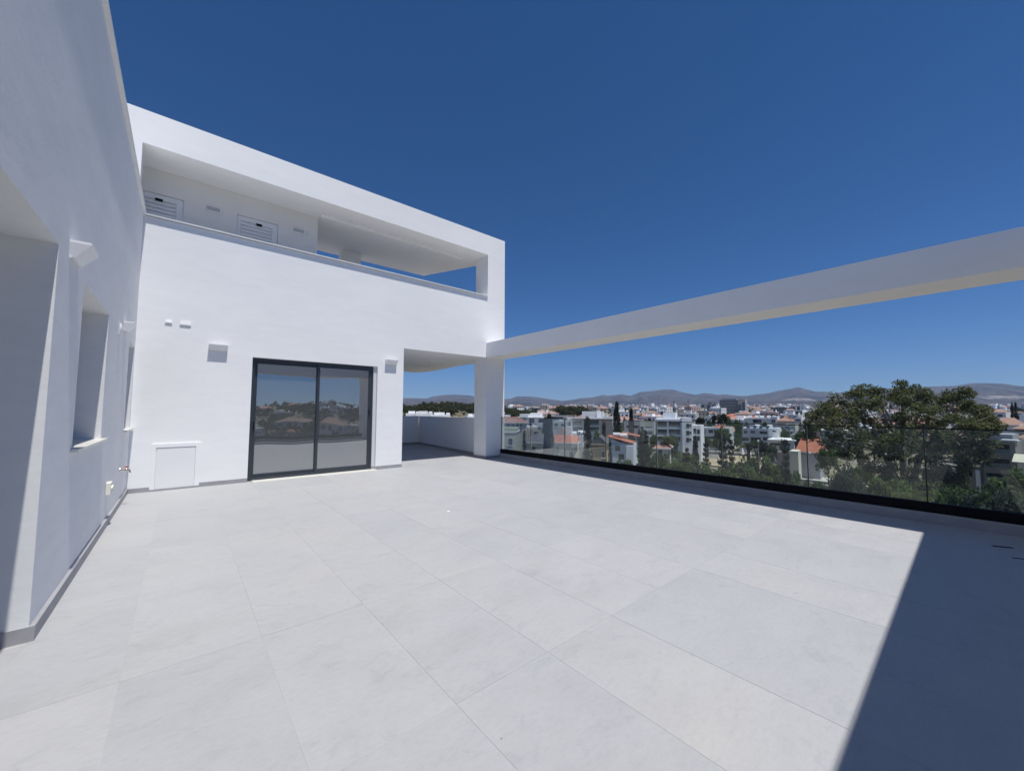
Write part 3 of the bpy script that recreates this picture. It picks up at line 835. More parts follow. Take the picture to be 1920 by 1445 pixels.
# ================================================================== BUILDINGS OF THE TOWN
def wallm(key, c, rough=.85): return mat(key, c, rough, .08, .25, .15, 3, spec=.15)
W_WHITE = wallm('town_white', (.82, .825, .83)); W_CREAM = wallm('town_cream', (.62, .60, .50)); W_GREEN = wallm('town_pale_green', (.55, .57, .46))
W_GREY = wallm('town_grey', (.38, .39, .41)); W_LGREY = wallm('town_light_grey', (.62, .63, .64)); W_TAN = wallm('town_tan', (.50, .40, .25)); W_BEIGE = wallm('town_beige', (.50, .44, .36))
W_BLUE = wallm('town_bluish_white', (.70, .76, .80)); W_STONE = wallm('town_stone', (.27, .24, .22)); W_DARK = wallm('town_dark', (.10, .105, .12)); W_PINK = wallm('town_pink', (.55, .40, .36))
W_BROWNG = wallm('town_brown_grey', (.24, .23, .21))
def roof_tile_mat(key, c):
    m, nt, p = nmat(key)
    tc = N(nt, 'ShaderNodeTexCoord')
    w = N(nt, 'ShaderNodeTexWave'); w.bands_direction = 'X'; w.inputs['Scale'].default_value = 1.6; w.inputs['Distortion'].default_value = .3
    nt.links.new(tc.outputs['Object'], w.inputs['Vector'])
    n = noise(nt, tc.outputs['Object'], 1.1, 5, .7)
    col = mixc(nt, 1.0, ramp(nt, n, [(.3, [x * .75 for x in c]), (.5, c), (.72, [min(1, x * 1.25) for x in c])]), ramp(nt, w.outputs['Fac'], [(0, (.78, .78, .78)), (.6, (1.05, 1.05, 1.05))]), 'MULTIPLY')
    nt.links.new(col, p.inputs['Base Color']); p.inputs['Roughness'].default_value = .85
    bump(nt, p, w.outputs['Fac'], .6, .06); MATS[key] = m; return m
R_RED = roof_tile_mat('red_roof_tiles', (.42, .15, .09)); R_BROWN = roof_tile_mat('brown_roof_tiles', (.33, .21, .16)); R_GREY = roof_tile_mat('grey_roof_tiles', (.13, .13, .14)); R_PINK = roof_tile_mat('faded_pink_roof_tiles', (.42, .22, .18))
SOLAR = mat('solar_panel', (.03, .04, .07), .2, .2, 1, spec=.8)
TANK = mat('water_tank_white', (.75, .76, .77), .4, .05, 1, spec=.4)
RAILM = mat('balcony_glass', (.16, .20, .22), .12, .1, .2, spec=.8)
AWN = mat('cream_awning', (.62, .60, .48), .8, .08, 1)

class Bld:
    def __init__(s, name, label, cat, p0, p1, depth, wallmat, ytop=None, h=None, recess=(), group=None, parapet=.5, roof=None):
        (a, D0), (b, D1) = p0, p1
        dm = (D0 + D1) / 2; w_ = (at(a, 780, dm) - at(b, 780, dm)).length; dd_ = max(-.12 * w_, min(.12 * w_, D1 - D0))
        A = at(a, 780, dm - dd_ / 2); B = at(b, 780, dm + dd_ / 2)
        s.o = Vector((A.x, A.y, 0)); d = Vector((B.x - A.x, B.y - A.y, 0)); s.w = d.length; s.ux = d / s.w; s.uy = Vector((-s.ux.y, s.ux.x, 0))
        s.z0 = min(gz(A.x, A.y), gz(B.x, B.y)); s.depth = depth; s.wm = wallmat
        s.T = thing(name, label, cat, (A.x, A.y, s.z0), math.atan2(s.ux.y, s.ux.x), group)
        s.h = h if h else s.Z((a + b) / 2, ytop)
        subs = [(.25, s.w - .25, .25, depth - .25, s.h - parapet, s.h)] if parapet else []
        s.rec = []
        for rc in recess:
            (x0, x1, y0, y1) = rc[:4]; dd = rc[4] if len(rc) > 4 else 1.6
            u0, z1 = s.UZ(x0, y0); u1, z0 = s.UZ(x1, y1)
            u0 = max(.15, u0); u1 = min(s.w - .15, u1); z1 = min(z1, s.h - .3)
            if z1 - z0 < .4 or u1 - u0 < .4: continue
            subs.append((u0, u1, 0, dd, z0, z1)); s.rec.append((u0, u1, dd, z0, z1, rc[5] if len(rc) > 5 else 'glass'))
        obj('walls', solid([(0, s.w, 0, depth, -2.5, s.h)], subs), wallmat, s.T)
        for (u0, u1, dd, z0, z1, kind) in s.rec:
            n = max(1, round((u1 - u0) / 2.2)); 
            f = obj('window', solid([(u0 + .02, u1 - .02, dd - .12, dd - .01, z0 + .01, z1 - .01)], [(u0 + .02 + (u1 - u0 - .04) * i / n + .06, u0 + .02 + (u1 - u0 - .04) * (i + 1) / n - .06, dd - .2, dd + .1, z0 + .08, z1 - .12) for i in range(n)]), W_DARK, s.T)
            obj('pane', MB().box(u0 + .05, u1 - .05, dd - .08, dd - .05, z0 + .05, z1 - .08), WINGLASS, f)
            if kind == 'rail' : obj('balcony_rail', MB().box(u0, u1, .06, .10, z0, z0 + min(1.0, (z1 - z0) * .42)), RAILM, s.T)
            if kind == 'whiterail': obj('balcony_rail', MB().box(u0 - .1, u1 + .1, -.12, -.005, z0 - .25, z0 + .75), W_WHITE, s.T)
    def hit(s, px, py):
        r = ray(px, py); n = s.uy; t = (s.o - Vector((0, 0, H))).dot(n) / r.dot(n)
        return Vector((0, 0, H)) + r * t
    def UZ(s, px, py):
        P = s.hit(px, py); return (P - s.o).dot(s.ux), P.z - s.z0
    def Z(s, px, py): return s.UZ(px, py)[1]
    def win(s, px, py, w=1.1, h=1.3, sill=True, arch=False):
        u, z = s.UZ(px, py); w /= 2; h /= 2
        if u - w < .1 or u + w > s.w - .1 or z + h > s.h - .1: return
        f = obj('window', solid([(u - w - .07, u + w + .07, -.05, -.003, z - h - .07, z + h + .07)], [(u - w, u + w, -.1, .1, z - h, z + h)]), W_WHITE if s.wm is not W_WHITE else W_LGREY, s.T)
        obj('pane', MB().box(u - w, u + w, -.025, -.004, z - h, z + h), WINGLASS, f)
        if sill: obj('sill', MB().box(u - w - .12, u + w + .12, -.14, -.051, z - h - .12, z - h - .071), W_WHITE, f)
    def top(s, x0, x1, ytop, v0, v1, m, name='stair_tower'):
        u0, z1 = s.UZ(x0, ytop); u1, _ = s.UZ(x1, ytop)
        k = 1 + v0 / max(10, (s.o.length))
        obj(name, MB().box(u0 * k, u1 * k, v0, v1, s.h - .49, s.h + (z1 - s.h) * k + (s.z0 + s.h - H) * (k - 1)), m, s.T)
    def gable(s, m, rise, ov=.5, axis='x', trim=None, z=None, u0=None, u1=None, v0=None, v1=None, hip=0):
        z = s.h + .02 if z is None else z
        u0 = -ov if u0 is None else u0; u1 = s.w + ov if u1 is None else u1; v0 = -ov if v0 is None else v0; v1 = s.depth + ov if v1 is None else v1
        t = .16
        if axis == 'x':     # ridge runs along u
            c = (v0 + v1) / 2; a, b = u0 + hip, u1 - hip
            v = [(u0, v0, z), (u1, v0, z), (u1, v1, z), (u0, v1, z), (a, c, z + rise), (b, c, z + rise)]
            f = [(0, 1, 5, 4), (2, 3, 4, 5), (0, 4, 3), (1, 2, 5), (3, 2, 1, 0)]
        else:
            c = (u0 + u1) / 2; a, b = v0 + hip, v1 - hip
            v = [(u0, v0, z), (u1, v0, z), (u1, v1, z), (u0, v1, z), (c, a, z + rise), (c, b, z + rise)]
            f = [(1, 2, 5, 4), (3, 0, 4, 5), (0, 1, 4), (2, 3, 5), (3, 2, 1, 0)]
        r = obj('roof', MB().add(v, f), m, s.T)
        if trim:
            obj('fascia', solid([(u0 - .06, u1 + .06, v0 - .06, v1 + .06, z - .22, z - .005)], [(u0 + .2, u1 - .2, v0 + .2, v1 - .2, z - .3, z)]), trim, r)
        return r
    def shed(s, m, u0, u1, v0, v1, za, zb, axis='u', t=.14):
        if axis == 'u': v = [(u0, v0, za), (u1, v0, zb), (u1, v1, zb), (u0, v1, za)]
        else: v = [(u0, v0, za), (u1, v0, za), (u1, v1, zb), (u0, v1, zb)]
        v += [(x, y, z - t) for x, y, z in v]
        return obj('roof', MB().add(v, [(0, 1, 2, 3), (7, 6, 5, 4), (0, 4, 5, 1), (1, 5, 6, 2), (2, 6, 7, 3), (3, 7, 4, 0)]), m, s.T)
    def tank(s, u, v, z=None, vert=False):
        z = s.h - .4 if z is None else z
        o = obj('water_tank', MB().tube((u - .8, v, z + 1.1), (u + .8, v, z + 1.1), .5, .5, 12) if not vert else MB().tube((u, v, z + .5), (u, v, z + 1.9), .55, .55, 12), TANK, s.T)
        [obj('tank_leg', MB().box(u + q - .05, u + q + .05, v - .3, v + .3, z - .3, z + .75), W_GREY, o) for q in (-.65, .65)]
    def solar(s, u, v, n=2, z=None):
        z = s.h - .45 if z is None else z
        for i in range(n):
            x = u + i * 1.2
            obj('solar_panel', MB().add([(x, v, z + .35), (x + 1.05, v, z + .35), (x + 1.05, v + 1.5, z + 1.35), (x, v + 1.5, z + 1.35), (x, v, z + .28), (x + 1.05, v, z + .28), (x + 1.05, v + 1.5, z + 1.28), (x, v + 1.5, z + 1.28)], [(0, 1, 2, 3), (7, 6, 5, 4), (0, 4, 5, 1), (1, 5, 6, 2), (2, 6, 7, 3), (3, 7, 4, 0)]), SOLAR, s.T)
def B(*a, **k): return Bld(*a, **k)

# --- close row on the left, just right of the column
b = B('tower_house', 'pale green house end with one window, right beside the square column', 'house', (930, 92), (968, 88), 9, W_GREEN, ytop=803, parapet=.6)
b.win(957, 828, 1.0, 1.5)
obj('cornice', solid([(-.12, b.w + .12, -.12, 9.12, b.h - 1.0, b.h - .75)], [(0, b.w, 0, 9, b.h - 2, b.h)]), W_WHITE, b.T)
b = B('hip_roof_house', 'cream house with dark grey hipped roof edged in white', 'house', (986, 104), (1033, 96), 10, W_CREAM, ytop=829, parapet=0)
b.gable(R_GREY, 2.0, .6, 'x', W_WHITE, hip=3); b.win(1000, 842, 1.2, 1.4); b.win(1022, 843, 1.2, 1.4)
b = B('red_roof_house', 'cream house with red front roof slope and a white chimney stack', 'house', (1036, 100), (1078, 94), 11, W_CREAM, ytop=829, parapet=0)
b.gable(R_RED, 1.6, .7, 'x', W_WHITE, v1=6, hip=.2); b.win(1070, 836, 1.0, 1.6); b.win(1071, 853, 1.0, 1.7); b.win(1045, 843, 1.0, 1.4)
obj('chimney', MB().box(b.w * .45, b.w * .45 + 1.6, 6.2, 8, b.h - .5, b.h + 3.6), W_WHITE, b.T)
obj('gable_wall', MB().prof([(.3, b.h - .5), (b.w * .44, b.h - .5), (b.w * .44, b.h + 1.6), (1.8, b.h + 3.4), (.3, b.h + 2.6)], 6.1, 10.5), W_BEIGE, b.T)
b = B('cream_house', 'sand coloured house with low gabled roof between the dark cypress and the white red-roofed house', 'house', (1108, 104), (1137, 99), 10, W_TAN, ytop=832, parapet=0)
b.gable(R_GREY, 2.1, .4, 'y', W_CREAM); b.win(1114, 834, 2.0, 1.3); b.win(1131, 852, .8, 1.6); b.win(1116, 852, 2.2, 1.6)
b = B('split_roof_house', 'white house with two bright red sloping roofs and two white water tanks', 'house', (1141, 92), (1188, 86), 10, W_BLUE, ytop=832, parapet=0)
zt = b.Z(1141, 818)
obj('gable_wall', MB().prof([(0, b.h), (b.w * .62, b.h), (0, zt - .2)], .02, 9.9), W_BLUE, b.T)
b.shed(R_RED, -.4, b.w * .98, -.45, 5.4, zt + .1, b.h + .25)
b.shed(R_RED, b.w * .35, b.w * 1.25, 5.5, 10.4, zt + .6, b.h + 1.3)
b.win(1158, 840, 1.1, 1.2); b.win(1176, 841, .7, 1.6); b.win(1165, 856, 1.2, 1.2)
b.tank(b.w * .24, 3.6, zt - .9); b.tank(b.w * .50, 4.4, zt - 1.1)
obj('bay', MB().box(b.w * .70, b.w * .97, -.9, -.01, -1.0, b.h - .3), W_WHITE, b.T)
b = B('roof_terrace_house', 'low house roof with pale pink tiles behind the spreading pine', 'house', (1228, 92), (1250, 88), 7, W_CREAM, ytop=840, parapet=0)
b.gable(R_PINK, 1.3, .5, 'x', W_WHITE, hip=1.5); b.win(1238, 850, .8, 1.6)
# --- second row
b = B('pink_roof_house', 'house with faded red roof just over the pale green house end', 'house', (928, 142), (982, 136), 12, W_GREEN, ytop=792, parapet=0)
b.gable(R_PINK, 1.9, .6, 'x', W_WHITE, hip=3); [b.win(x, 797, 1.0, .9, False) for x in (953, 963, 970, 977)]
b = B('white_villa', 'white flat-roofed villa with two small windows and a set-back top storey', 'house', (988, 168), (1024, 158), 12, W_WHITE, ytop=782, recess=((1009, 1022, 785, 792, 2.0),))
b.win(994.5, 788, 1.0, 1.9, False); b.win(999.5, 788, 1.0, 1.9, False); b.win(994, 797, 1.3, 1.5); b.top(992, 1012, 774, 3, 10, W_WHITE); b.top(972, 988, 776, 4, 10, W_BLUE)
b = B('blue_white_block', 'narrow bluish white block left of the white villa', 'house', (970, 176), (988, 172), 12, W_BLUE, ytop=781)
b.win(974, 787, 1.0, 1.4); b.win(982, 787, 1.0, 1.4)
b = B('tank_roof_house', 'low house whose roof is crowded with white tanks and solar panels', 'house', (978, 128), (1015, 122), 10, W_BEIGE, ytop=806)
b.tank(2, 4); b.tank(3.4, 8); b.solar(5, 2, 3); b.win(1005, 812, 1.2, 1.2)
b = B('grey_loft', 'grey house with dark strip under a pale flat roof, behind the tall dark conifer', 'house', (1030, 190), (1062, 184), 12, W_GREY, ytop=779, recess=((1034, 1056, 781.5, 785, 1.2),))
b.win(1046, 794, 1.4, 1.4)
b = B('brick_house', 'small brick-red walled house behind the grey one', 'house', (1060, 205), (1077, 203), 10, W_PINK, ytop=779)
b.win(1068, 784, 1.2, 1.2)
b = B('grey_terraced_house', 'grey house with white roof boxes in front of the white-edged modern block', 'house', (1036, 150), (1068, 144), 10, W_LGREY, ytop=790)
b.win(1043, 796, 1.2, 1.2); b.win(1055, 797, 1.2, 1.2); b.top(1047, 1052, 786, 2, 4, W_WHITE); b.tank(6, 4)
b = B('solar_roof_house', 'low grey house crowded with water heaters left of the dark cypress', 'house', (1064, 118), (1092, 114), 10, W_LGREY, ytop=817)
b.tank(1.6, 2); b.tank(4.2, 5); b.tank(3, 8); b.solar(1, 4, 3); b.win(1070, 826, 1.3, 1.3); b.win(1083, 826, 1.3, 1.3)
b = B('modern_villa', 'modern block with deep glazed floors, thin white roof slab and stone pier', 'house', (1072, 152), (1148, 140), 14, W_LGREY, ytop=785,
      recess=((1074, 1092, 787.5, 797, 2.5, 'rail'), (1095, 1123, 787.5, 797, 2.5, 'rail'), (1074, 1092, 800, 808, 2.5, 'rail'), (1095, 1123, 800, 808.5, 2.5, 'rail')))
b.top(1088, 1126, 771, 4, 12, W_LGREY, 'penthouse'); b.top(1117, 1123, 770, 2.5, 4, W_WHITE, 'chimney')
obj('roof_slab', MB().box(-.6, b.w * .75, -1.2, 2.0, b.h + .02, b.h + .45).box(b.w * .75, b.w + .05, -.3, 2, b.h + .02, b.h + .9), W_WHITE, b.T)
obj('stone_pier', MB().box(b.w * .74, b.w + .02, -.35, -.01, -2, b.h), W_STONE, b.T)
b.win(1142, 791, 1.4, 1.1, False); b.win(1142, 802, 1.4, 1.6, False)
b = B('cream_flats', 'cream flats with stepped balconies left of the large white apartment block', 'house', (1200, 150), (1226, 144), 12, W_CREAM, ytop=790, recess=((1209, 1223, 800, 806, 1.5, 'whiterail'), (1209, 1223, 811, 818, 1.5, 'whiterail')))
b.win(1204, 803, 1.0, 1.4)
b = B('grey_flats', 'dark grey flats half hidden behind the paler conifer', 'house', (1170, 150), (1200, 148), 12, W_GREY, ytop=788, recess=((1174, 1197, 797, 803, 1.2),))
b = B('white_apartments', 'large white apartment block with three glazed balcony floors and a roof room', 'apartment block', (1227, 132), (1278, 124), 14, W_BLUE, ytop=786,
      recess=((1232, 1251, 790, 801, 1.8, 'rail'), (1253, 1276, 790, 801, 1.8, 'rail'), (1232, 1251, 804, 815, 1.8, 'rail'), (1253, 1276, 804, 815, 1.8, 'rail'), (1232, 1251, 818, 829, 1.8, 'rail'), (1253, 1276, 818, 829, 1.8, 'rail')))
b.top(1240, 1263, 773.5, 3, 9, W_WHITE, 'roof_room')
b = B('white_stair_block', 'white windowed side block at the right end of the large white apartments', 'apartment block', (1278.5, 123), (1297, 126), 12, W_WHITE, ytop=783, parapet=.8)
for y_ in (798, 811.5, 824.5): b.win(1289.5, y_, .8, 1.3, False); b.win(1294.5, y_ - .5, .5, .7, False)
b = B('white_annex', 'white annex with two balconies beside the windowed side block', 'apartment block', (1298, 132), (1313, 128), 9, W_WHITE, ytop=797.5, recess=((1298.7, 1306, 803, 814, 1.5, 'rail'), (1298.7, 1306, 819, 830, 1.5, 'rail')))
b.win(1309.5, 809, .8, 1.4, False); b.win(1309.5, 821.5, .8, 1.4, False)
b = B('long_villa', 'long two-storey grey villa with dark ground floor, right of the white apartments', 'house', (1313, 186), (1367, 168), 14, W_LGREY, ytop=802,
      recess=((1328, 1337, 805, 812, 1.0), (1338, 1348, 805, 813, 1.4), (1313.8, 1318, 804, 812, 1.0), (1314, 1350, 817.5, 823.5, 2.5)))
b.win(1359, 808, .8, 1.8, False); b.win(1363, 808, .8, 1.8, False); b.gable(R_RED, 1.2, .2, 'x', None, u0=4, u1=b.w * .8, v0=6, v1=13, hip=3)
b = B('terraced_villa', 'broad two-storey villa with solar panels on its roof, near the open lot', 'house', (1385, 178), (1458, 168), 15, W_LGREY, ytop=803,
      recess=((1394, 1401, 807, 812.5, 1.0), (1407, 1416, 807, 812.5, 1.0), (1424, 1439, 808, 814, 1.3), (1384.9, 1404, 819, 827, 2.2), (1406, 1427, 819, 833, 2.5), (1430, 1440, 819, 826, 1.5), (1442, 1452, 807, 814, 1.3)))
for i in range(7): b.solar(2 + i * 2.1, 3 + (i % 2), 1)
b.tank(5, 9); b.tank(9, 10)
b = B('white_side_block', 'small white block with curved balcony at the right of the terraced villa', 'house', (1439.5, 160), (1457, 156), 9, W_WHITE, ytop=802.5, recess=((1448, 1455, 807, 814, 1.2, 'whiterail'),))
b.win(1444, 818, .9, 1.2)
b = B('flat_roof_house', 'wide flat-roofed grey house with one dark picture window and rooftop heaters', 'house', (1395, 232), (1445, 222), 14, W_LGREY, ytop=784, recess=((1411, 1428, 786, 793, 1.5),))
for i in range(5): b.tank(2 + i * 2.6, 4 + (i % 2) * 3)
b = B('white_corner_house', 'white-topped house end with a narrow glazed corner', 'house', (1445, 224), (1457, 222), 9, W_WHITE, ytop=780.5, recess=((1446, 1454, 786, 793, 1.0),))
b = B('tiled_roof_house', 'house with brownish red hipped roof by the left edge of the big tree', 'house', (1457, 214), (1482, 206), 12, W_BEIGE, ytop=789, parapet=0)
b.gable(R_BROWN, 2.2, .6, 'x', None, hip=4); b.win(1466, 792, 1.5, 1.3); b.win(1476, 792, 1.0, 1.3)
b = B('stone_pillar_house', 'square stone-clad outbuilding with a cream side, below the strip-window house', 'house', (1455, 112), (1477, 108), 6, W_STONE, ytop=848)
obj('side_wall', MB().box(b.w + .01, b.w + 1.6, .4, 6, -2, b.h + .4), W_CREAM, b.T)
b.win(1463, 862, 1.0, 1.4)
b = B('strip_window_house', 'flat grey house with a long dark strip window', 'house', (1440, 150), (1487, 144), 12, W_LGREY, ytop=826, recess=((1443, 1482, 829.5, 836, 1.6),))
obj('roof_slab', MB().box(-.4, b.w + .4, -.5, 12.3, b.h + .01, b.h + .3), W_WHITE, b.T); b.top(1450, 1464, 821, 3, 8, W_WHITE, 'roof_room')
b = B('red_gable_shed', 'low bluish building with a long bright red tiled roof beside the paved yard', 'outbuilding', (1493, 122), (1533, 114), 9, W_GREY, ytop=847, parapet=0)
b.gable(R_RED, 3.0, .6, 'x', W_WHITE, hip=.8); b.win(1505, 852, 1.6, 1.4)
b = B('green_terrace_house', 'house with pale green walls and dark openings just left of the big tree', 'house', (1468, 178), (1490, 174), 10, W_GREEN, ytop=796, recess=((1471, 1480, 800, 807, 1.5, 'whiterail'),))
b = B('awning_house', 'white-roofed carport among trees beneath the left side of the big tree', 'carport', (1478, 160), (1490, 158), 7, W_GREY, ytop=807, recess=((1479, 1489, 809, 813, 4),))
b = B('grey_cube_house', 'pale cube house peeking between the big tree and the tiled roof', 'house', (1488, 225), (1502, 223), 10, W_LGREY, ytop=783, recess=((1490, 1500, 786, 789, 1),))
# --- right edge
b = B('balcony_block', 'dark grey apartment block with three deep balcony floors behind the right end of the balustrade', 'apartment block', (1838, 108), (1899, 98), 14, W_BROWNG, ytop=826,
      recess=((1846, 1894, 831, 849.5, 2.4, 'rail'), (1846, 1894, 858, 876, 2.4, 'rail'), (1842, 1888, 885, 901, 2.4, 'rail')))
b.top(1850, 1892, 813, 2.5, 9, W_GREY, 'penthouse'); obj('roof_slab', MB().box(2, b.w + .3, -.8, 2, b.h + .02, b.h + .25), W_LGREY, b.T)
b = B('lower_wing', 'shaded ground-floor wing with white piers under the big tree', 'apartment block', (1738, 106), (1838, 104), 10, W_BROWNG, ytop=872, recess=((1744, 1782, 878, 902, 2.0), (1786, 1824, 878, 902, 2.0, 'rail')))
obj('pier', MB().box(b.w * .44, b.w * .50, -.3, -.01, -1, b.h - .5), W_WHITE, b.T); obj('pier', MB().box(b.w * .85, b.w * .93, -.3, -.01, -1, b.h - .5), W_WHITE, b.T)
b = B('brown_flats', 'plain brown-grey flats at the right edge with a red tiled roof line', 'house', (1899, 124), (1960, 118), 12, W_BROWNG, ytop=824, parapet=0)
b.gable(R_BROWN, 1.2, .6, 'x', None, hip=2); b.win(1917, 834, 1.6, 1.4)
b = B('awning_terrace', 'white wall with a long cream awning at the right edge', 'house', (1900, 104), (1960, 98), 8, W_LGREY, ytop=858)
obj('awning', MB().add([(-.2, -2.2, b.h - .6), (b.w, -2.2, b.h - .6), (b.w, .0, b.h + .5), (-.2, 0, b.h + .5), (-.2, -2.2, b.h - .7), (b.w, -2.2, b.h - .7), (b.w, .0, b.h + .4), (-.2, 0, b.h + .4)], [(0, 1, 2, 3), (7, 6, 5, 4), (0, 4, 5, 1), (1, 5, 6, 2), (2, 6, 7, 3), (3, 7, 4, 0)]), AWN, b.T)
b = B('brown_roof_house', 'white house with a brownish tiled roof to the right of the big tree', 'house', (1862, 205), (1905, 198), 12, W_LGREY, ytop=796, parapet=0)
b.gable(R_BROWN, 2.2, .5, 'x', W_WHITE, hip=1.5); b.win(1882, 801, 1.4, 1.5); b.win(1896, 801, 1.0, 1.5)
b = B('roofed_terrace_house', 'pale house with brown roof at the right edge above the plain flats', 'house', (1900, 170), (1950, 166), 12, W_BEIGE, ytop=804, parapet=0)
b.gable(R_BROWN, 1.8, .5, 'x', None, hip=3); b.win(1909, 808, 1.2, 1.2)
b = B('white_tower_house', 'white tower-like house cut by the right edge of the picture', 'house', (1911, 240), (1945, 238), 12, W_WHITE, ytop=778)
b.win(1915.5, 787, 1.3, 2.0); b.top(1903, 1940, 773, 5, 10, W_GREY, 'roof_canopy')
b = B('slab_house', 'low white slab house beside the twin dark conifers', 'house', (1867, 300), (1886, 296), 14, W_LGREY, ytop=773, recess=((1870, 1880, 777, 781, 2),))
b = B('far_tower_block', 'pale high block seen far off to the right of the big tree', 'apartment block', (1871, 620), (1884, 615), 14, W_LGREY, ytop=763)
for x_ in (1874, 1877.5, 1881): b.win(x_, 767, 1.6, 3.0, False)
# --- far landmarks
TW_ = wallm('tower_concrete', (.42, .40, .38)); TG = mat('tower_glass', (.05, .065, .09), .15, .2, .05, spec=.9)
def tower(name, label, p0, p1, ytop, depth, wallmat, bands=0, **k):
    b = B(name, label, 'office tower', p0, p1, depth, wallmat, ytop=ytop, parapet=1.0, **k)
    for i in range(bands):
        z = b.h * (i + 1) / (bands + 1)
        obj('floor_band', MB().box(-.15, b.w + .15, -.25, -.01, z - .25, z + .25), TW_, b.T)
    return b
b = tower('glass_office_tower', 'tallest dark glass office tower on the skyline', (1350, 700), (1384, 690), 750, 26, TG, 9)
b.top(1353, 1380, 747.5, 3, 20, TW_, 'plant_room')
b = tower('concrete_office_tower', 'beige right half of the tallest tower with dark slots', (1384.5, 690), (1398, 684), 748.5, 24, TW_)
for x_, y_ in ((1387, 766), (1394.5, 762)):
    u, z = b.UZ(x_, y_); obj('glass_slot', MB().box(u - 1.9, u + 1.9, -.3, -.01, z - 6, z + 6.5), TG, b.T)
b = tower('twin_office_tower', 'lower office tower with two dark glass blocks and roof plant', (1314, 800), (1343, 790), 757, 24, TW_, 0)
for x0, x1 in ((1314.5, 1321), (1326, 1333), (1335, 1342)):
    u0, z1 = b.UZ(x0, 758.5); u1, z0 = b.UZ(x1, 768.5); obj('glass_block', MB().box(u0, u1, -.5, -.01, z0, z1), TG, b.T)
b.top(1327, 1333, 754.5, 5, 15, W_DARK, 'plant_room'); b.top(1337, 1342, 755, 5, 15, W_DARK, 'plant_room')
b = tower('long_dark_block', 'long low dark office block near the left edge of the big tree', (1445, 620), (1490, 600), 763.5, 30, TG, 4)
b = tower('white_fin_block', 'dark block with two tall white fins beside the long low one', (1488, 560), (1507, 556), 763, 26, W_DARK)
for x0, x1, yt in ((1491.5, 1493.5, 762), (1500, 1504, 759), (1505, 1509.5, 756.5)):
    u0, z1 = b.UZ(x0, yt); u1, _ = b.UZ(x1, yt); obj('fin', MB().box(u0, u1, -2, -.01, -2, z1), W_WHITE, b.T)
b = tower('grey_glass_hall', 'grey glass hall in front of the white-finned block', (1472, 430), (1505, 425), 768.5, 24, W_BLUE, recess=((1488, 1504, 771, 777, 1),))
b = tower('distant_flats', 'tiny grey high-rises on the plain right of the tallest tower', (1405, 1300), (1420, 1290), 764, 30, TW_)

# --- filler houses of the far town (shared meshes)
def far_proto(kind, seed):
    r = random.Random(seed); W_, D_, Hh = r.uniform(10, 15), r.uniform(9, 12), r.choice([6.5, 7.5, 9.5, 10.5])
    wm = [W_WHITE, W_CREAM, W_WHITE, W_LGREY, W_BEIGE, W_WHITE, W_PINK, W_BLUE][seed % 8]
    parts = []
    m = MB().box(-W_ / 2, W_ / 2, -D_ / 2, D_ / 2, -4, Hh)
    parts.append(('walls', m.mesh('walls', wm)))
    win = MB(); n = int(W_ / 3)
    for fl_ in range(int(Hh / 3.1)):
        z = fl_ * 3.1 + 1.0
        for i in range(n):
            u = -W_ / 2 + (i + .5) * W_ / n; ww = r.choice([.6, .8, 1.1])
            for s_ in (-1, 1): win.box(u - ww, u + ww, min(s_ * D_ / 2, s_ * (D_ / 2 + .05)), max(s_ * D_ / 2, s_ * (D_ / 2 + .05)), z, z + 1.5)
            v = -D_ / 2 + (i + .5) * D_ / n
            for s_ in (-1, 1): win.box(min(s_ * W_ / 2, s_ * (W_ / 2 + .05)), max(s_ * W_ / 2, s_ * (W_ / 2 + .05)), v - ww * .8, v + ww * .8, z, z + 1.4)
    parts.append(('windows', win.mesh('windows', WINGLASS)))
    if kind == 'flat':
        m = MB().box(-W_ / 2 - .15, W_ / 2 + .15, -D_ / 2 - .15, D_ / 2 + .15, Hh + .01, Hh + .35)
        parts.append(('roof', m.mesh('roof', W_LGREY if seed % 2 else W_WHITE)))
        m = MB().box(-W_ * .2, W_ * .12, 0, D_ * .35, Hh + .36, Hh + 2.6); parts.append(('stair_tower', m.mesh('stair_tower', wm)))
        m = MB().tube((W_ * .25 - .8, 0, Hh + 1.7), (W_ * .25 + .8, 0, Hh + 1.7), .55, .55, 8).tube((-W_ * .35, -2, Hh + .36), (-W_ * .35, -2, Hh + 1.8), .6, .6, 8)
        parts.append(('water_tank', m.mesh('water_tank', TANK)))
    else:
        h = .6; a, b_ = W_ / 2 + h, D_ / 2 + h; rs = 2.3
        m = MB().add([(-a, -b_, Hh + .01), (a, -b_, Hh + .01), (a, b_, Hh + .01), (-a, b_, Hh + .01), (-a + 4, 0, Hh + rs), (a - 4, 0, Hh + rs)], [(0, 1, 5, 4), (2, 3, 4, 5), (0, 4, 3), (1, 2, 5), (3, 2, 1, 0)])
        parts.append(('roof', m.mesh('roof', [R_PINK, R_BROWN, R_RED, R_BROWN][seed % 4])))
        m = MB().box(W_ * .2, W_ * .2 + .8, 0, .8, Hh + .5, Hh + 2.9); parts.append(('chimney', m.mesh('chimney', wm)))
    return parts
FARP = [('flat', far_proto('flat', i)) for i in range(8)] + [('hip', far_proto('hip', i + 20)) for i in range(4)]
FL = {'flat': 'flat-roofed house with rooftop water tank in the crowded distant town', 'hip': 'tile-roofed house with small windows in the crowded distant town'}
LM = [(1000, 'above the white villa'), (1075, 'above the modern block'), (1145, 'left of the tallest cypress'), (1185, 'between the two tall cypresses'), (1230, 'right of the second cypress'), (1280, 'above the white apartments'), (1313, 'near the thin masts'),
      (1350, 'below the lower office tower'), (1400, 'below the tallest office tower'), (1450, 'above the terraced villa'), (1510, 'by the long dark office block'), (1860, 'through gaps of the big tree'), (1900, 'right of the big tree'), (3000, 'at the right edge')]
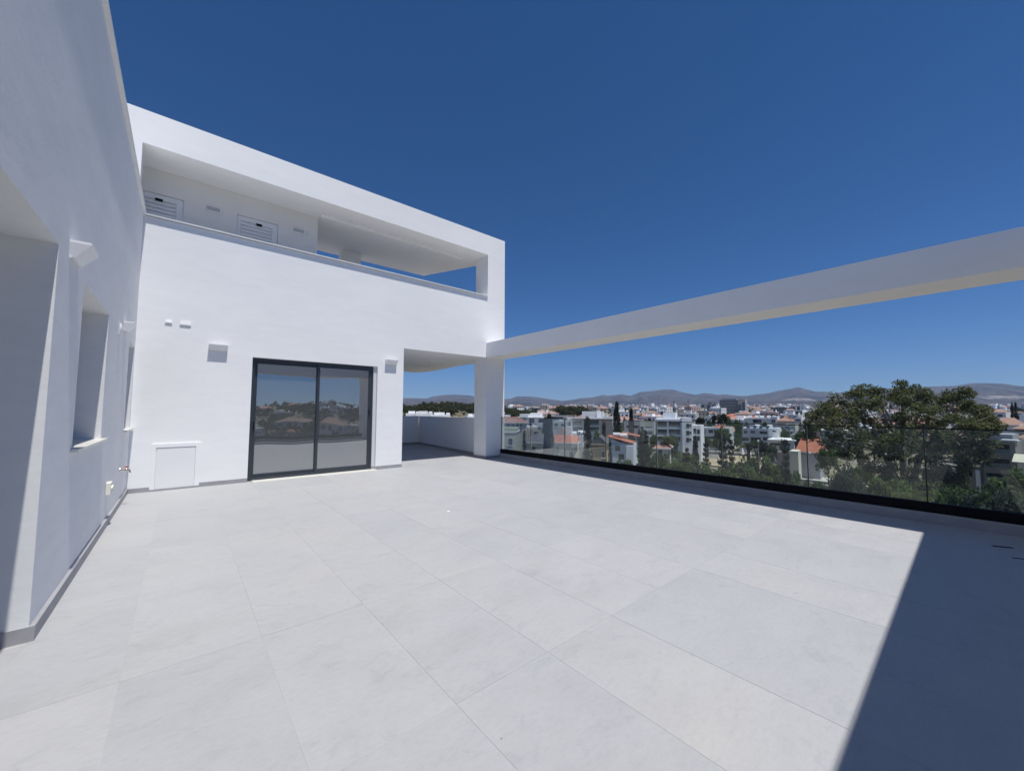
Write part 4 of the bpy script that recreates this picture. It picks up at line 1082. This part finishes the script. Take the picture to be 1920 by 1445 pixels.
ORD = ['nearest', 'second nearest', 'third nearest', 'fourth nearest', 'fifth nearest', 'sixth nearest', 'seventh nearest', 'eighth nearest', 'ninth nearest', 'tenth nearest', 'eleventh nearest', 'twelfth nearest']
COLN = {'town_white': 'white', 'town_cream': 'cream', 'town_light_grey': 'light grey', 'town_beige': 'beige', 'town_pink': 'pinkish', 'town_bluish_white': 'bluish white'}
FILL = []
SEEN_H = set([1,3,4,6,7,10,12,13,14,15,18,19,22,24,26,27,29,30,32,36,39,45,57,58,59,60,61,62,64,65,67,68,69,71,72,75,77,78,80,82,83,84,92,93,94,95,99,106,107,108,109,111,113,114,115,118,119,120,121,122,123,125,129,131,132,133,135,136,142,146,147,149,151,153,156,157,160,162,165,168,169,170,173,179,180,182,184,185,188,189,190,192,193,195,196,197,201,203,204,205,207,208,211,217,219,220,221,222,223,225,226,227,230,236,237,241,242,244,245,246,248,249,253,254,257,258,259,260,263,264,265,269,270,272,273,275,276,278,279,281,283,285,288,291,292,294,296,298,299])
SEEN_T = set([1,10,14,17,18,28,32,38,40,42,44,50,52,58,59,69,81,84,93,94,98,111,113,115,121,128,132,135,139,141,144,145,156,160,178,179,183,187,199,200,203,212,215,219,224,227,254])
def far_house(x, y, rz, sc=1.0, where='front', idx=None, px=0, D=0, key=0):
    k, parts = random.choice(FARP) if idx is None else FARP[idx]
    z_ = random.uniform(.85, 1.15)
    if where == 'front' and SEEN_H is not None and key not in SEEN_H: return
    lab = FL[k] if where == 'front' else FL[k].replace('in the crowded distant town', 'on the hill side behind the viewpoint')
    t = thing('town_house', lab, 'house', (x, y, gz(x, y)), rz, 'distant %s houses %s' % (k, 'of the town' if where == 'front' else 'behind the viewpoint'))
    t.scale = (sc, sc, sc * z_)
    if where == 'front': t['key'] = key; FILL.append((t, [w for q, w in LM if px < q][0], COLN[parts[0][1].materials[0].name], k, D))
    for n, me in parts:
        o = obj(n, me, None, t)
        if n == 'windows': o['kind'] = 'stuff'
    return t
used = []
def free(x, y, d):
    for a, b_, c in used:
        if (a - x) ** 2 + (b_ - y) ** 2 < (max(d, c)) ** 2: return False
    used.append((x, y, d)); return True
for o in [o for o in bpy.data.objects if o.parent is None and o.get('category') in ('house', 'apartment block', 'office tower', 'outbuilding', 'carport') and o.name not in ('penthouse', 'lower_storeys') and o.location.length > 60]:
    used.append((o.location.x, o.location.y, 17))
r_ = random.Random(5); cnt = 0; tries = 0
while cnt < 300 and tries < 9000:
    tries += 1
    D = 195 * (1500 / 195) ** (r_.random() ** .75); px = r_.uniform(930, 2020)
    if px < 1100 and 330 < D < 560: continue
    if 1500 < px < 1850 and D < 420 and r_.random() < .8: continue
    P = at(px, 780, D)
    if not free(P.x, P.y, 13 + D * .004): continue
    random.seed(1000 + cnt)
    far_house(P.x, P.y, r_.uniform(-.5, .5) + (0 if r_.random() < .5 else 1.57), 1 + .25 * (D > 600), px=px, D=D, key=cnt); cnt += 1
FILL.sort(key=lambda q: q[4]); cn = {}
for t, w_, c_, k, D in FILL:
    i = cn.get((w_, c_, k), 0); cn[(w_, c_, k)] = i + 1
    t['label'] = '%s %s %s-roofed house seen %s' % (ORD[min(i, 11)], c_, 'flat' if k == 'flat' else 'tile', w_)
# rooftops peeping over the passage parapet
for px, yt, D, w_, lab in ((773, 770.5, 205, 6.5, 'white rooftop with small tank seen over the left of the passage parapet'), (795, 770.5, 200, 8.5, 'grey and white rooftop block in the middle above the passage parapet'), (826, 773, 190, 9.5, 'low white rooftop slab above the passage parapet'), (884, 775.5, 185, 4, 'small white rooftop just left of the square column')):
    x, y, z = place(px, D); t_ = at(px, yt, D).z; t = thing('rooftop_house', lab, 'house', (x, y, z), -.45); hh = t_ - z
    obj('walls', MB().box(-w_ / 2, w_ / 2, 0, 9, -2, hh - 1.2), W_WHITE, t)
    obj('roof_room', MB().box(-w_ * .3, w_ * .22, 2, 6, hh - 1.19, hh), W_LGREY if px == 795 else W_WHITE, t)
    obj('water_tank', MB().tube((w_ * .3, 1.5, hh - .7), (w_ * .48, 1.5, hh - .7), .45, .45, 8), TANK, t)
    obj('window', MB().box(-1, .6, -.05, -.002, hh - 4.2, hh - 2.6), WINGLASS, t)
# houses behind the viewpoint (seen in the sliding door)
for i in range(80):
    a = math.radians(r_.uniform(120, 205)); D = r_.uniform(150, 430)
    x, y = D * math.sin(a), D * math.cos(a)
    if not free(x, y, 17): continue
    random.seed(3000 + i); far_house(x, y, r_.uniform(0, 3), .8, 'rear')

# --- masts
for px, yt, D, lab in ((1264, 750, 520, 'thin lattice mast with crossarms standing over the town'), (1291, 750, 560, 'plain thin radio mast right of the lattice mast')):
    x, y, z = place(px, D); h = at(px, yt, D).z - z; t = thing('radio_mast', lab, 'mast', (x, y, z))
    obj('pole', MB().tube((0, 0, -1), (0, 0, h), .45, .3, 6), W_DARK, t)
    if px == 1264:
        for q in (.72, .86): obj('crossarm', MB().tube((-3.2 * (1.6 - q), 0, h * q), (3.2 * (1.6 - q), 0, h * q + .6), .22, .22, 5), W_DARK, t)
# --- street furniture, walls and paved yard
def patch(name, pts, m, label, dz=.06):
    P = [at(px, 780, 1) for px, _ in pts]; poly = []
    for px, D in pts:
        q = at(px, 780, D); poly.append((q.x, q.y))
    zc = max(gz(a, b_) for a, b_ in poly) + dz
    return tag(obj(name, MB().prism(poly, zc - 1.2, zc), m), label, None, None, 'structure')
PAVE = wallm('paved_yard', (.46, .44, .40)); ASPH = mat('asphalt', (.06, .06, .065), .9, .15, .5); SAND = mat('sandy_lot', (.36, .30, .20), 1, .25, .12)
patch('paved_yard', [(1478, 111), (1478, 122), (1640, 124), (1640, 108)], PAVE, 'pale paved yard below the red roofed outbuilding', .25)
patch('sandy_lot', [(1318, 128), (1318, 160), (1432, 160), (1452, 126)], SAND, 'open sandy lot between the villas', .15)
patch('road', [(1310, 160.5), (1310, 168), (1440, 166), (1440, 160.5)], ASPH, 'grey road in front of the villas', .2)
patch('pavement', [(1310, 168.2), (1310, 171), (1386, 170), (1386, 168.2)], PAVE, 'pale pavement along the road', .3)
WLL = wallm('retaining_wall', (.44, .40, .33))
def wall_run(label, pts, h, m=WLL):
    t = None
    for (pa, Da), (pb, Db) in zip(pts[:-1], pts[1:]):
        A = at(pa, 780, Da); B_ = at(pb, 780, Db); d = Vector((B_.x - A.x, B_.y - A.y, 0)); z = gz(A.x, A.y)
        if t is None: t = thing('garden_wall', label, 'wall', (A.x, A.y, z), math.atan2(d.y, d.x))
        obj('wall', MB().box(0, d.length, -.12, .12, -1.5, h), m, t)
        obj('coping', MB().box(-.05, d.length + .05, -.17, .17, h + .005, h + .1), W_LGREY, t)
wall_run('long pale retaining wall along the near side of the paved yard', [(1470, 107), (1645, 103)], 1.6)
wall_run('low cream garden wall with panels below the paved yard', [(1508, 98), (1580, 95)], 2.2, W_CREAM)
wall_run('low white wall at the far side of the sandy lot', [(1318, 148), (1345, 146)], 1.4, W_WHITE)
for px, yt, D, lab in ((1515, 849, 96, 'street lamp with a white globe above the paved yard'), (1420, 826, 104, 'street lamp with a white head standing among the green trees')):
    x, y, z = place(px, D); h = at(px, yt, D).z - z; t = thing('street_lamp', lab, 'street lamp', (x, y, z))
    obj('pole', MB().tube((0, 0, -.5), (0, 0, h - .3), .07, .05, 8), W_GREY, t); obj('globe', MB().ball((0, 0, h), .2, 12, 8), PLASTIC, t)
for px, D, lab in ((1390, 158, 'furled white parasol left of the pair on the terraced villa forecourt'), (1403, 157, 'furled white parasol right of the pair on the terraced villa forecourt')):
    x, y, z = place(px, D); t = thing('parasol', lab, 'parasol', (x, y, z))
    obj('pole', MB().tube((0, 0, 0), (0, 0, 3), .05, .05, 6), W_GREY, t); obj('canopy', MB().tube((0, 0, .9), (0, 0, 2.2), .55, .35, 8).tube((0, 0, 2.2), (0, 0, 3.2), .35, .05, 8), W_WHITE, t)

# ================================================================== TREES OF THE PHOTOGRAPH
T = tree
random.seed(11)
T('cypress', 1157, 757, 118, 15, 'tallest dark cypress, left one of the upright pair', 'cypress_tree')
T('cypress2', 1183.5, 766, 132, 11.5, 'second dark cypress just right of the tallest one', 'cypress_tree')
T('cypress2', 1152, 771, 119, 8, 'slim side stem leaning on the left of the tallest cypress', 'cypress_tree')
T('cypress', 1101, 786, 84, 19, 'big dark cypress in front of the white-edged modern block', 'cypress_tree')
T('cypress2', 1132, 793, 108, 9, 'small cypress against the stone pier of the modern block', 'cypress_tree')
T('cypress', 983, 809, 88, 8, 'thin cypress beside the pale green house end', 'cypress_tree')
T('cypress2', 1899, 757, 260, 6, 'left one of two dark conifers near the right edge', 'cypress_tree')
T('cypress', 1905.5, 756.5, 262, 6, 'right one of two dark conifers near the right edge', 'cypress_tree')
T('dark', 1028, 776, 82, 24, 'dark upright tree in front of the grey hipped roof', 'dark_tree')
T('conifer', 1030, 772, 80, 30, 'spindly dark conifer crossing the dark upright tree', 'conifer_tree')
T('olive', 1032, 838, 70, 42, 'greyish bush at the foot of the dark upright tree', 'shrub', cat='shrub')
T('conifer', 1207, 802, 74, 44, 'broad grey-green conifer covering the right of the white red-roofed house', 'conifer_tree')
T('conifer', 1183, 798, 128, 22, 'hazy paler conifer below the second cypress', 'conifer_tree')
T('cypress2', 1143, 828, 78, 9, 'narrow sapling at the left corner of the white red-roofed house', 'sapling')
T('conifer', 1302, 812, 72, 26, 'slender conifer in front of the white annex', 'conifer_tree')
T('sparse', 1285, 832, 66, 30, 'thin airy conifer left of the slender one', 'conifer_tree')
T('sparse', 1322, 814, 76, 22, 'bare-stemmed conifer over the sandy lot', 'conifer_tree')
T('sparse', 1354, 812, 58, 36, 'dark-trunked pine behind the fifth glass joint', 'conifer_tree')
T('sparse', 1369, 816, 70, 24, 'thin twisted pine right of the dark-trunked pine', 'conifer_tree')
T('conifer', 1401, 828, 74, 16, 'small pointed conifer by the sandy lot', 'conifer_tree')
T('sparse', 1470, 814, 62, 26, 'tall see-through pine in front of the strip-window house', 'conifer_tree')
T('round2', 1384, 783, 150, 17, 'tall ragged tree on a bare trunk beside the terraced villa', 'tree')
T('dark', 1356, 776, 260, 26, 'round dark green tree above the long villa', 'tree')
T('dark', 1311, 783, 250, 24, 'wide dark green hedge tree right of the white apartments', 'tree')
T('dark', 1339, 777, 265, 12, 'narrow dark tree left of the round dark one', 'tree')
T('round2', 1259, 812, 100, 30, 'green tree standing before the white apartment balconies', 'tree')
T('round', 1120, 806, 118, 22, 'light green garden tree below the modern block', 'tree')
T('round2', 1168, 858, 72, 42, 'dark bushes in the garden of the white red-roofed house', 'shrub', cat='shrub')
T('olive', 1130, 862, 74, 36, 'greyish bush under the sand coloured house', 'shrub', cat='shrub')
T('round2', 1238, 846, 60, 56, 'dense green tree left of the palms', 'tree')
T('round', 1262, 868, 54, 44, 'leafy green bush directly left of the front palm', 'shrub', cat='shrub')
T('olive', 1302, 868, 54, 52, 'grey-leaved tree right of the palms', 'tree')
T('round2', 1340, 880, 50, 56, 'low green tree under the dark-trunked pine', 'tree')
T('round', 1368, 868, 56, 50, 'bright green tree right of the dark-trunked pine', 'tree')
T('round2', 1400, 852, 70, 44, 'dark green tree with pointed top beside the street lamp', 'tree')
T('round', 1412, 884, 52, 54, 'light green tree touching the channel below the street lamp', 'tree')
T('round', 1440, 858, 62, 62, 'wide fresh green tree below the strip-window house', 'tree')
T('dark', 1428, 826, 118, 22, 'dark round tree at the left of the strip-window house', 'tree')
T('round2', 1447, 830, 112, 22, 'green tree against the wall of the strip-window house', 'tree')
T('round', 1484, 884, 58, 46, 'pale green bush at the foot of the see-through pine', 'shrub', cat='shrub')
T('round2', 1518, 896, 58, 50, 'flat green hedge under the low cream garden wall', 'shrub', cat='shrub')
T('olive', 1574, 868, 62, 58, 'large grey-green olive tree at the end of the paved yard', 'olive_tree')
T('olive', 1604, 898, 56, 46, 'rounded grey-green shrub right of the olive tree', 'shrub', cat='shrub')
T('round', 1652, 902, 60, 52, 'bright green shrub in the shade gap under the big tree', 'shrub', cat='shrub')
T('round', 1690, 918, 56, 48, 'yellow-green shrub left of the widest glass joint', 'shrub', cat='shrub')
T('round2', 1790, 911, 64, 66, 'glossy dark green bush below the balcony block', 'shrub', cat='shrub')
T('round', 1842, 932, 58, 46, 'small bright bush between glossy bush and right-hand tree', 'shrub', cat='shrub')
T('round', 1888, 878, 62, 88, 'full light green tree at the right end of the balustrade', 'tree')
T('round2', 1918, 885, 90, 40, 'dark tree cut by the right edge of the picture', 'tree')
T('round2', 1548, 838, 104, 40, 'brownish leafy tree on the paved yard beside the red roof', 'tree')
T('round', 1740, 934, 52, 50, 'dry yellowish hedge along the channel near the widest glass joint', 'shrub', cat='shrub')
T('round2', 1500, 806, 150, 32, 'dark garden tree at the left foot of the big tree', 'tree')
T('round2', 1474, 802, 160, 22, 'dark tree between the awning carport and the tiled roof', 'tree')
T('round', 1520, 818, 135, 40, 'green tree standing before the left flank of the big tree', 'tree')
MIDT = [(1005, 795, 150, 12), (1018, 800, 118, 10), (1052, 786, 170, 14), (1062, 800, 135, 11), (1076, 778, 200, 12), (1084, 806, 128, 13), (1116, 812, 112, 18), (1124, 780, 215, 12), (1172, 782, 200, 13), (1192, 792, 165, 14), (1199, 806, 120, 15), (1217, 783, 210, 10), (1224, 812, 120, 16),
        (1318, 800, 178, 12), (1326, 818, 150, 16), (1340, 820, 152, 13), (1352, 818, 165, 12), (1372, 796, 200, 13), (1381, 812, 160, 14), (1433, 789, 216, 12), (1462, 808, 165, 14), (1486, 796, 190, 13), (1495, 820, 150, 18), (1466, 822, 146, 13), (1512, 826, 140, 20), (1250, 778, 240, 10), (1400, 790, 215, 11), (1330, 786, 240, 12), (1368, 782, 250, 11), (1450, 776, 300, 12)]
for i, (px, yt, D, w_) in enumerate(sorted(MIDT, key=lambda q: q[2])):
    near = min([q for q in LM if q[0] != 3000], key=lambda q: abs(q[0] - px))[1]
    T(('round', 'round2', 'dark', 'round2')[i % 4], px, yt, D, w_, '%s rounded garden tree amid mid-distance houses, %s' % (ORD[min(11, sum(1 for q in sorted(MIDT, key=lambda q: q[2])[:i] if min([l for l in LM if l[0] != 3000], key=lambda l: abs(l[0] - q[0]))[1] == near))], near), group='garden trees among the middle-distance houses')
palm(1287, 852, 66, 'tallest feathery palm in front of the white annex', 2.3)
palm(1268, 868, 50, 'lower yellowing palm left of the tallest palm', 2.0)
palm(1347, 880, 56, 'palm with arching fronds under the dark-trunked pine', 1.8)
palm(1252, 818, 92, 'palm with drooping brown skirt before the white apartments', 2.4)
palm(1700, 925, 50, 'low palm beside the yellow-green shrub', 1.8)

# --- the big eucalyptus
rng = np.random.default_rng(77)
ex, ey, ez = place(1690, 84)
eu = thing('eucalyptus_tree', 'huge spreading dark eucalyptus with pale limbs dominating the right side', 'tree', (ex, ey, ez))
lobes = [(1520, 792, 17, 82), (1540, 770, 17, 84), (1512, 815, 13, 84), (1548, 800, 20, 80), (1572, 748, 17, 85), (1600, 745, 19, 82), (1622, 733, 14, 86), (1645, 735, 13, 83), (1650, 758, 20, 80),
         (1580, 785, 22, 78), (1615, 780, 24, 84), (1575, 825, 20, 80), (1610, 820, 24, 76), (1640, 800, 22, 86), (1690, 722, 11, 84), (1712, 733, 11, 86), (1676, 745, 12, 88), (1700, 755, 17, 80),
         (1735, 742, 17, 82), (1730, 770, 22, 78), (1762, 755, 18, 85), (1765, 785, 24, 80), (1800, 738, 15, 83), (1808, 760, 20, 86), (1835, 765, 16, 84), (1850, 785, 16, 82), (1822, 795, 22, 78),
         (1858, 810, 13, 84), (1680, 790, 24, 80), (1700, 820, 26, 76), (1745, 825, 26, 82), (1790, 830, 26, 78), (1830, 835, 20, 82), (1660, 845, 24, 80), (1710, 860, 22, 84), (1760, 865, 22, 78),
         (1805, 868, 20, 80), (1845, 860, 14, 82), (1620, 855, 20, 78), (1585, 850, 14, 82), (1790, 895, 14, 80), (1550, 830, 14, 84), (1670, 880, 14, 82), (1640, 875, 16, 80), (1700, 890, 16, 82), (1735, 888, 17, 80), (1765, 898, 14, 79), (1600, 838, 22, 86), (1655, 822, 24, 88), (1720, 800, 26, 90), (1770, 810, 26, 88), (1690, 840, 24, 88), (1745, 848, 24, 90), (1800, 850, 22, 88), (1825, 815, 20, 90), (1560, 788, 18, 88), (1595, 765, 20, 88), (1740, 755, 18, 90), (1625, 762, 20, 88), (1560, 765, 16, 82), (1690, 738, 14, 82), (1778, 745, 13, 85), (1845, 775, 14, 86), (1835, 800, 20, 80), (1860, 795, 11, 83), (1530, 782, 15, 85), (1650, 830, 24, 78), (1850, 835, 14, 82)]
P_ = []; limb = MB()
eb = Vector((ex, ey, ez))
def loc_(px, py, D): return at(px, py, D) - eb
forks = [loc_(1655, 845, 84), loc_(1690, 835, 84), loc_(1728, 848, 84)]
root = Vector((0, 0, -1))
limb.tube(root, Vector((0, 0, 3.2)), 1.0, .8, 10)
for fk in forks: limb.tube((0, 0, 3.0), fk, .55, .3, 8)
for (px, py, rp, D) in lobes:
    c = loc_(px, py, D); s = math.hypot(FPX, px - CX); R_ = rp * D / s * 1.0
    # sub clumps inside the lobe
    n = int(6 + R_ * 4.2)
    d = rng.normal(size=(n, 3)); d /= np.linalg.norm(d, axis=1, keepdims=True)
    cc = np.array(c) + d * R_ * rng.uniform(.3, 1.0, (n, 1)) * [1, 1, .95]
    P_.append(clump_points(cc, rng.uniform(.45, .95, n), 100, rng, .72))
    fk = min(forks, key=lambda f: abs((f - c).length)); mid = fk.lerp(c, .55) + Vector((rng.uniform(-.8, .8), rng.uniform(-.8, .8), rng.uniform(-.3, 1.0)))
    limb.tube(fk, mid, .24, .15, 6, 0, False); limb.tube(mid, c, .15, .05, 5, 0, False)
    for k in range(5):
        e = c + Vector(rng.normal(size=3)) * R_ * .55; limb.tube(mid.lerp(c, rng.uniform(.3, 1)), e, .07, .02, 4, 0, False)
obj('limbs', limb, BARKP, eu)
obj('crown', quad_mesh('crown', cards(np.concatenate(P_), .17, rng, 2.8, .8, .8), LF_EUC), None, eu)

for px, yt, D, w_, k_, lab in ((1612, 868, 92, 40, 'round2', 'dark shrub in the shade under the left side of the big tree'), (1655, 880, 88, 44, 'round2', 'dark shrub beneath the middle left of the big tree'), (1700, 886, 92, 46, 'olive', 'greyish undergrowth beside the trunk of the big tree'),
                          (1745, 890, 90, 44, 'round2', 'dark undergrowth between the trunk and the white pier'), (1790, 884, 96, 36, 'round2', 'leafy shrub before the white pier of the shaded wing'), (1635, 905, 70, 50, 'olive', 'pale grey shrub under the big tree near the balustrade'),
                          (1725, 915, 66, 44, 'round2', 'mid green shrub near the widest glass joint'), (1770, 925, 58, 44, 'round', 'bright shrub in front of the shaded wing'), (1600, 915, 58, 50, 'round2', 'round green shrub above the black channel left of the big tree'), (1540, 905, 60, 44, 'round', 'fresh green shrub under the garden wall')):
    T(k_, px, yt, D, w_, lab, 'shrub', cat='shrub')
# --- low growth and filler trees
TL = []
def filler_tree(px, D, h, w, kind, label, group, name='tree', key=None, seen=None):
    if seen is not None and key not in seen: random.uniform(0, 6); return
    x, y, z = place(px, D); t = thing(name, label, 'tree', (x, y, z), random.uniform(0, 6), group); t.scale = (w, w, h)
    TL.append((t, px, D, kind, name)); cm, tm = PROTO[kind]; obj('crown', cm, None, t); obj('trunk', tm, None, t)
random.seed(99)
for i in range(260):
    D = 150 * (1200 / 150) ** (random.random() ** .8); px = random.uniform(930, 2000)
    filler_tree(px, D, random.uniform(4.5, 9), random.uniform(5, 9), random.choice(['far', 'far2', 'far']), 'small round green tree standing between houses of the distant town', 'round trees among the distant houses', key=i, seen=SEEN_T)
for i in range(50):
    a = math.radians(random.uniform(150, 185)); D = random.uniform(90, 430); x, y = D * math.sin(a), D * math.cos(a)
    t = thing('tree', 'dark green tree on the slope behind the viewpoint', 'tree', (x, y, gz(x, y)), 0, 'trees behind the viewpoint'); w_ = random.uniform(5, 9); t.scale = (w_, w_, random.uniform(5, 9))
    k = random.choice(['far', 'far2']); obj('crown', PROTO[k][0], None, t); obj('trunk', PROTO[k][1], None, t)
random.seed(4242)
for i in range(64):
    px = random.uniform(1215, 1480) if i < 40 else random.uniform(1570, 1900); D = random.uniform(52, 86)
    lo = 868 + (px - 1215) * .04 if i < 40 else 892 + (px - 1570) * .06
    yt = lo + random.uniform(-8, 34); P = at(px, yt, D); x, y, z = place(px, D); h = P.z - z
    if h < 2: continue
    filler_tree(px, D, h, random.uniform(3.2, 6.0), random.choice(['round', 'round2', 'olive', 'round', 'round2']), 'low leafy tree in the green strip just below the glass balustrade', 'low trees in the garden strip', 'low_tree')
LM2 = [(1260, 'around the palms'), (1310, 'right of the tallest palm'), (1350, 'under the dark-trunked pine'), (1400, 'left of the white-headed street lamp'), (1450, 'right of the white-headed street lamp'), (1500, 'below the strip-window house'),
       (1620, 'below the olive tree'), (1690, 'left of the widest glass joint'), (1760, 'at the widest glass joint'), (1830, 'below the shaded wing'), (3000, 'near the right-hand tree')]
cn = {}
for t, px, D, kd, nm in sorted(TL, key=lambda q: q[2]):
    lm = LM2 if nm == 'low_tree' else LM; w_ = [w for q, w in lm if px < q][0]
    c_ = {'round': 'bright green', 'round2': 'mid green', 'olive': 'grey-green', 'far': 'green', 'far2': 'dark green'}[kd]; k = (nm, w_, c_); i = cn.get(k, 0); cn[k] = i + 1
    t['label'] = ('%s %s leafy garden-strip tree %s' if nm == 'low_tree' else '%s %s round tree in the distance %s') % (ORD[min(i, 11)], c_, w_)
# wooded ridges: one mass each
def wood(label, spans, m, seed, dens=1.0):
    rng = np.random.default_rng(seed); C = []; R_ = []
    for (pa, pb, D0, D1, h0, h1, n) in spans:
        for i in range(int(n * dens)):
            px = rng.uniform(pa, pb); D = rng.uniform(D0, D1); x, y, z = place(px, D); h = rng.uniform(h0, h1); w_ = rng.uniform(1.6, 3.4)
            for k in range(7):
                C.append((x + rng.normal() * w_ * .6, y + rng.normal() * w_ * .6, z + h * rng.uniform(.35, 1))); R_.append(rng.uniform(.9, 1.9))
    q = cards(clump_points(C, R_, 9, rng, .8), .95, rng)
    return tag(obj('wooded_ridge', quad_mesh('wooded_ridge', q, m), None), label, 'wood', None, 'stuff')
wood('dark line of trees on the low ridge at the left of the view', [(640, 1035, 330, 480, 6, 10.5, 520), (1042, 1105, 420, 520, 10, 16, 150), (1105, 1125, 400, 520, 6, 10, 20)], LF_RIDGE, 31)
wood('scattered dark tree belt over the far plain', [(930, 2050, 700, 1700, 5, 9, 1500)], LF_DARK, 32)
st = MB(); rs = np.random.default_rng(55); cand = []
for i in range(2600):
    px = rs.uniform(1110, 2060); D = 1350 * (4300 / 1350) ** rs.uniform(0, 1); x, y, z = place(px, D); w_ = rs.uniform(5, 11); h_ = rs.uniform(5, 12) if rs.random() < .93 else rs.uniform(14, 24)
    st.box(x - w_, x + w_, y - w_ * .7, y + w_ * .7, z - 3, z + h_, int(rs.integers(0, 4)))
tag(obj('far_settlement', st, [W_WHITE, W_LGREY, W_BEIGE, W_PINK]), 'specks of houses spread to the foot of the mountains', 'settlement', None, 'stuff')
rng = np.random.default_rng(34); C = []; R_ = []
for i in range(420):
    a = math.radians(rng.uniform(140, 200)); D = rng.uniform(130, 480); x, y = D * math.sin(a), D * math.cos(a); h = rng.uniform(4, 9)
    for k in range(6): C.append((x + rng.normal() * 2, y + rng.normal() * 2, gz(x, y) + h * rng.uniform(.3, 1))); R_.append(rng.uniform(1, 2))
tag(obj('hill_wood', quad_mesh('hill_wood', cards(clump_points(C, R_, 7, rng), 1.0, rng), LF_DARK), None), 'trees on the hill top behind the viewpoint', 'wood', None, 'stuff')

# ================================================================== HAZE
hz = MB().box(-11500, 11500, -11500, 11500, -40, 760)
hm = bpy.data.materials.new('haze_air'); hm.use_nodes = True; nt = hm.node_tree; nt.nodes.clear()
o_ = N(nt, 'ShaderNodeOutputMaterial'); pv = N(nt, 'ShaderNodeVolumePrincipled')
pv.inputs['Color'].default_value = (.55, .72, 1.0, 1); pv.inputs['Density'].default_value = 7.5e-5; pv.inputs['Anisotropy'].default_value = 0.1
nt.links.new(pv.outputs[0], o_.inputs['Volume'])
tag(obj('haze', hz, hm), 'thin blue haze over the plain', None, None, 'stuff')
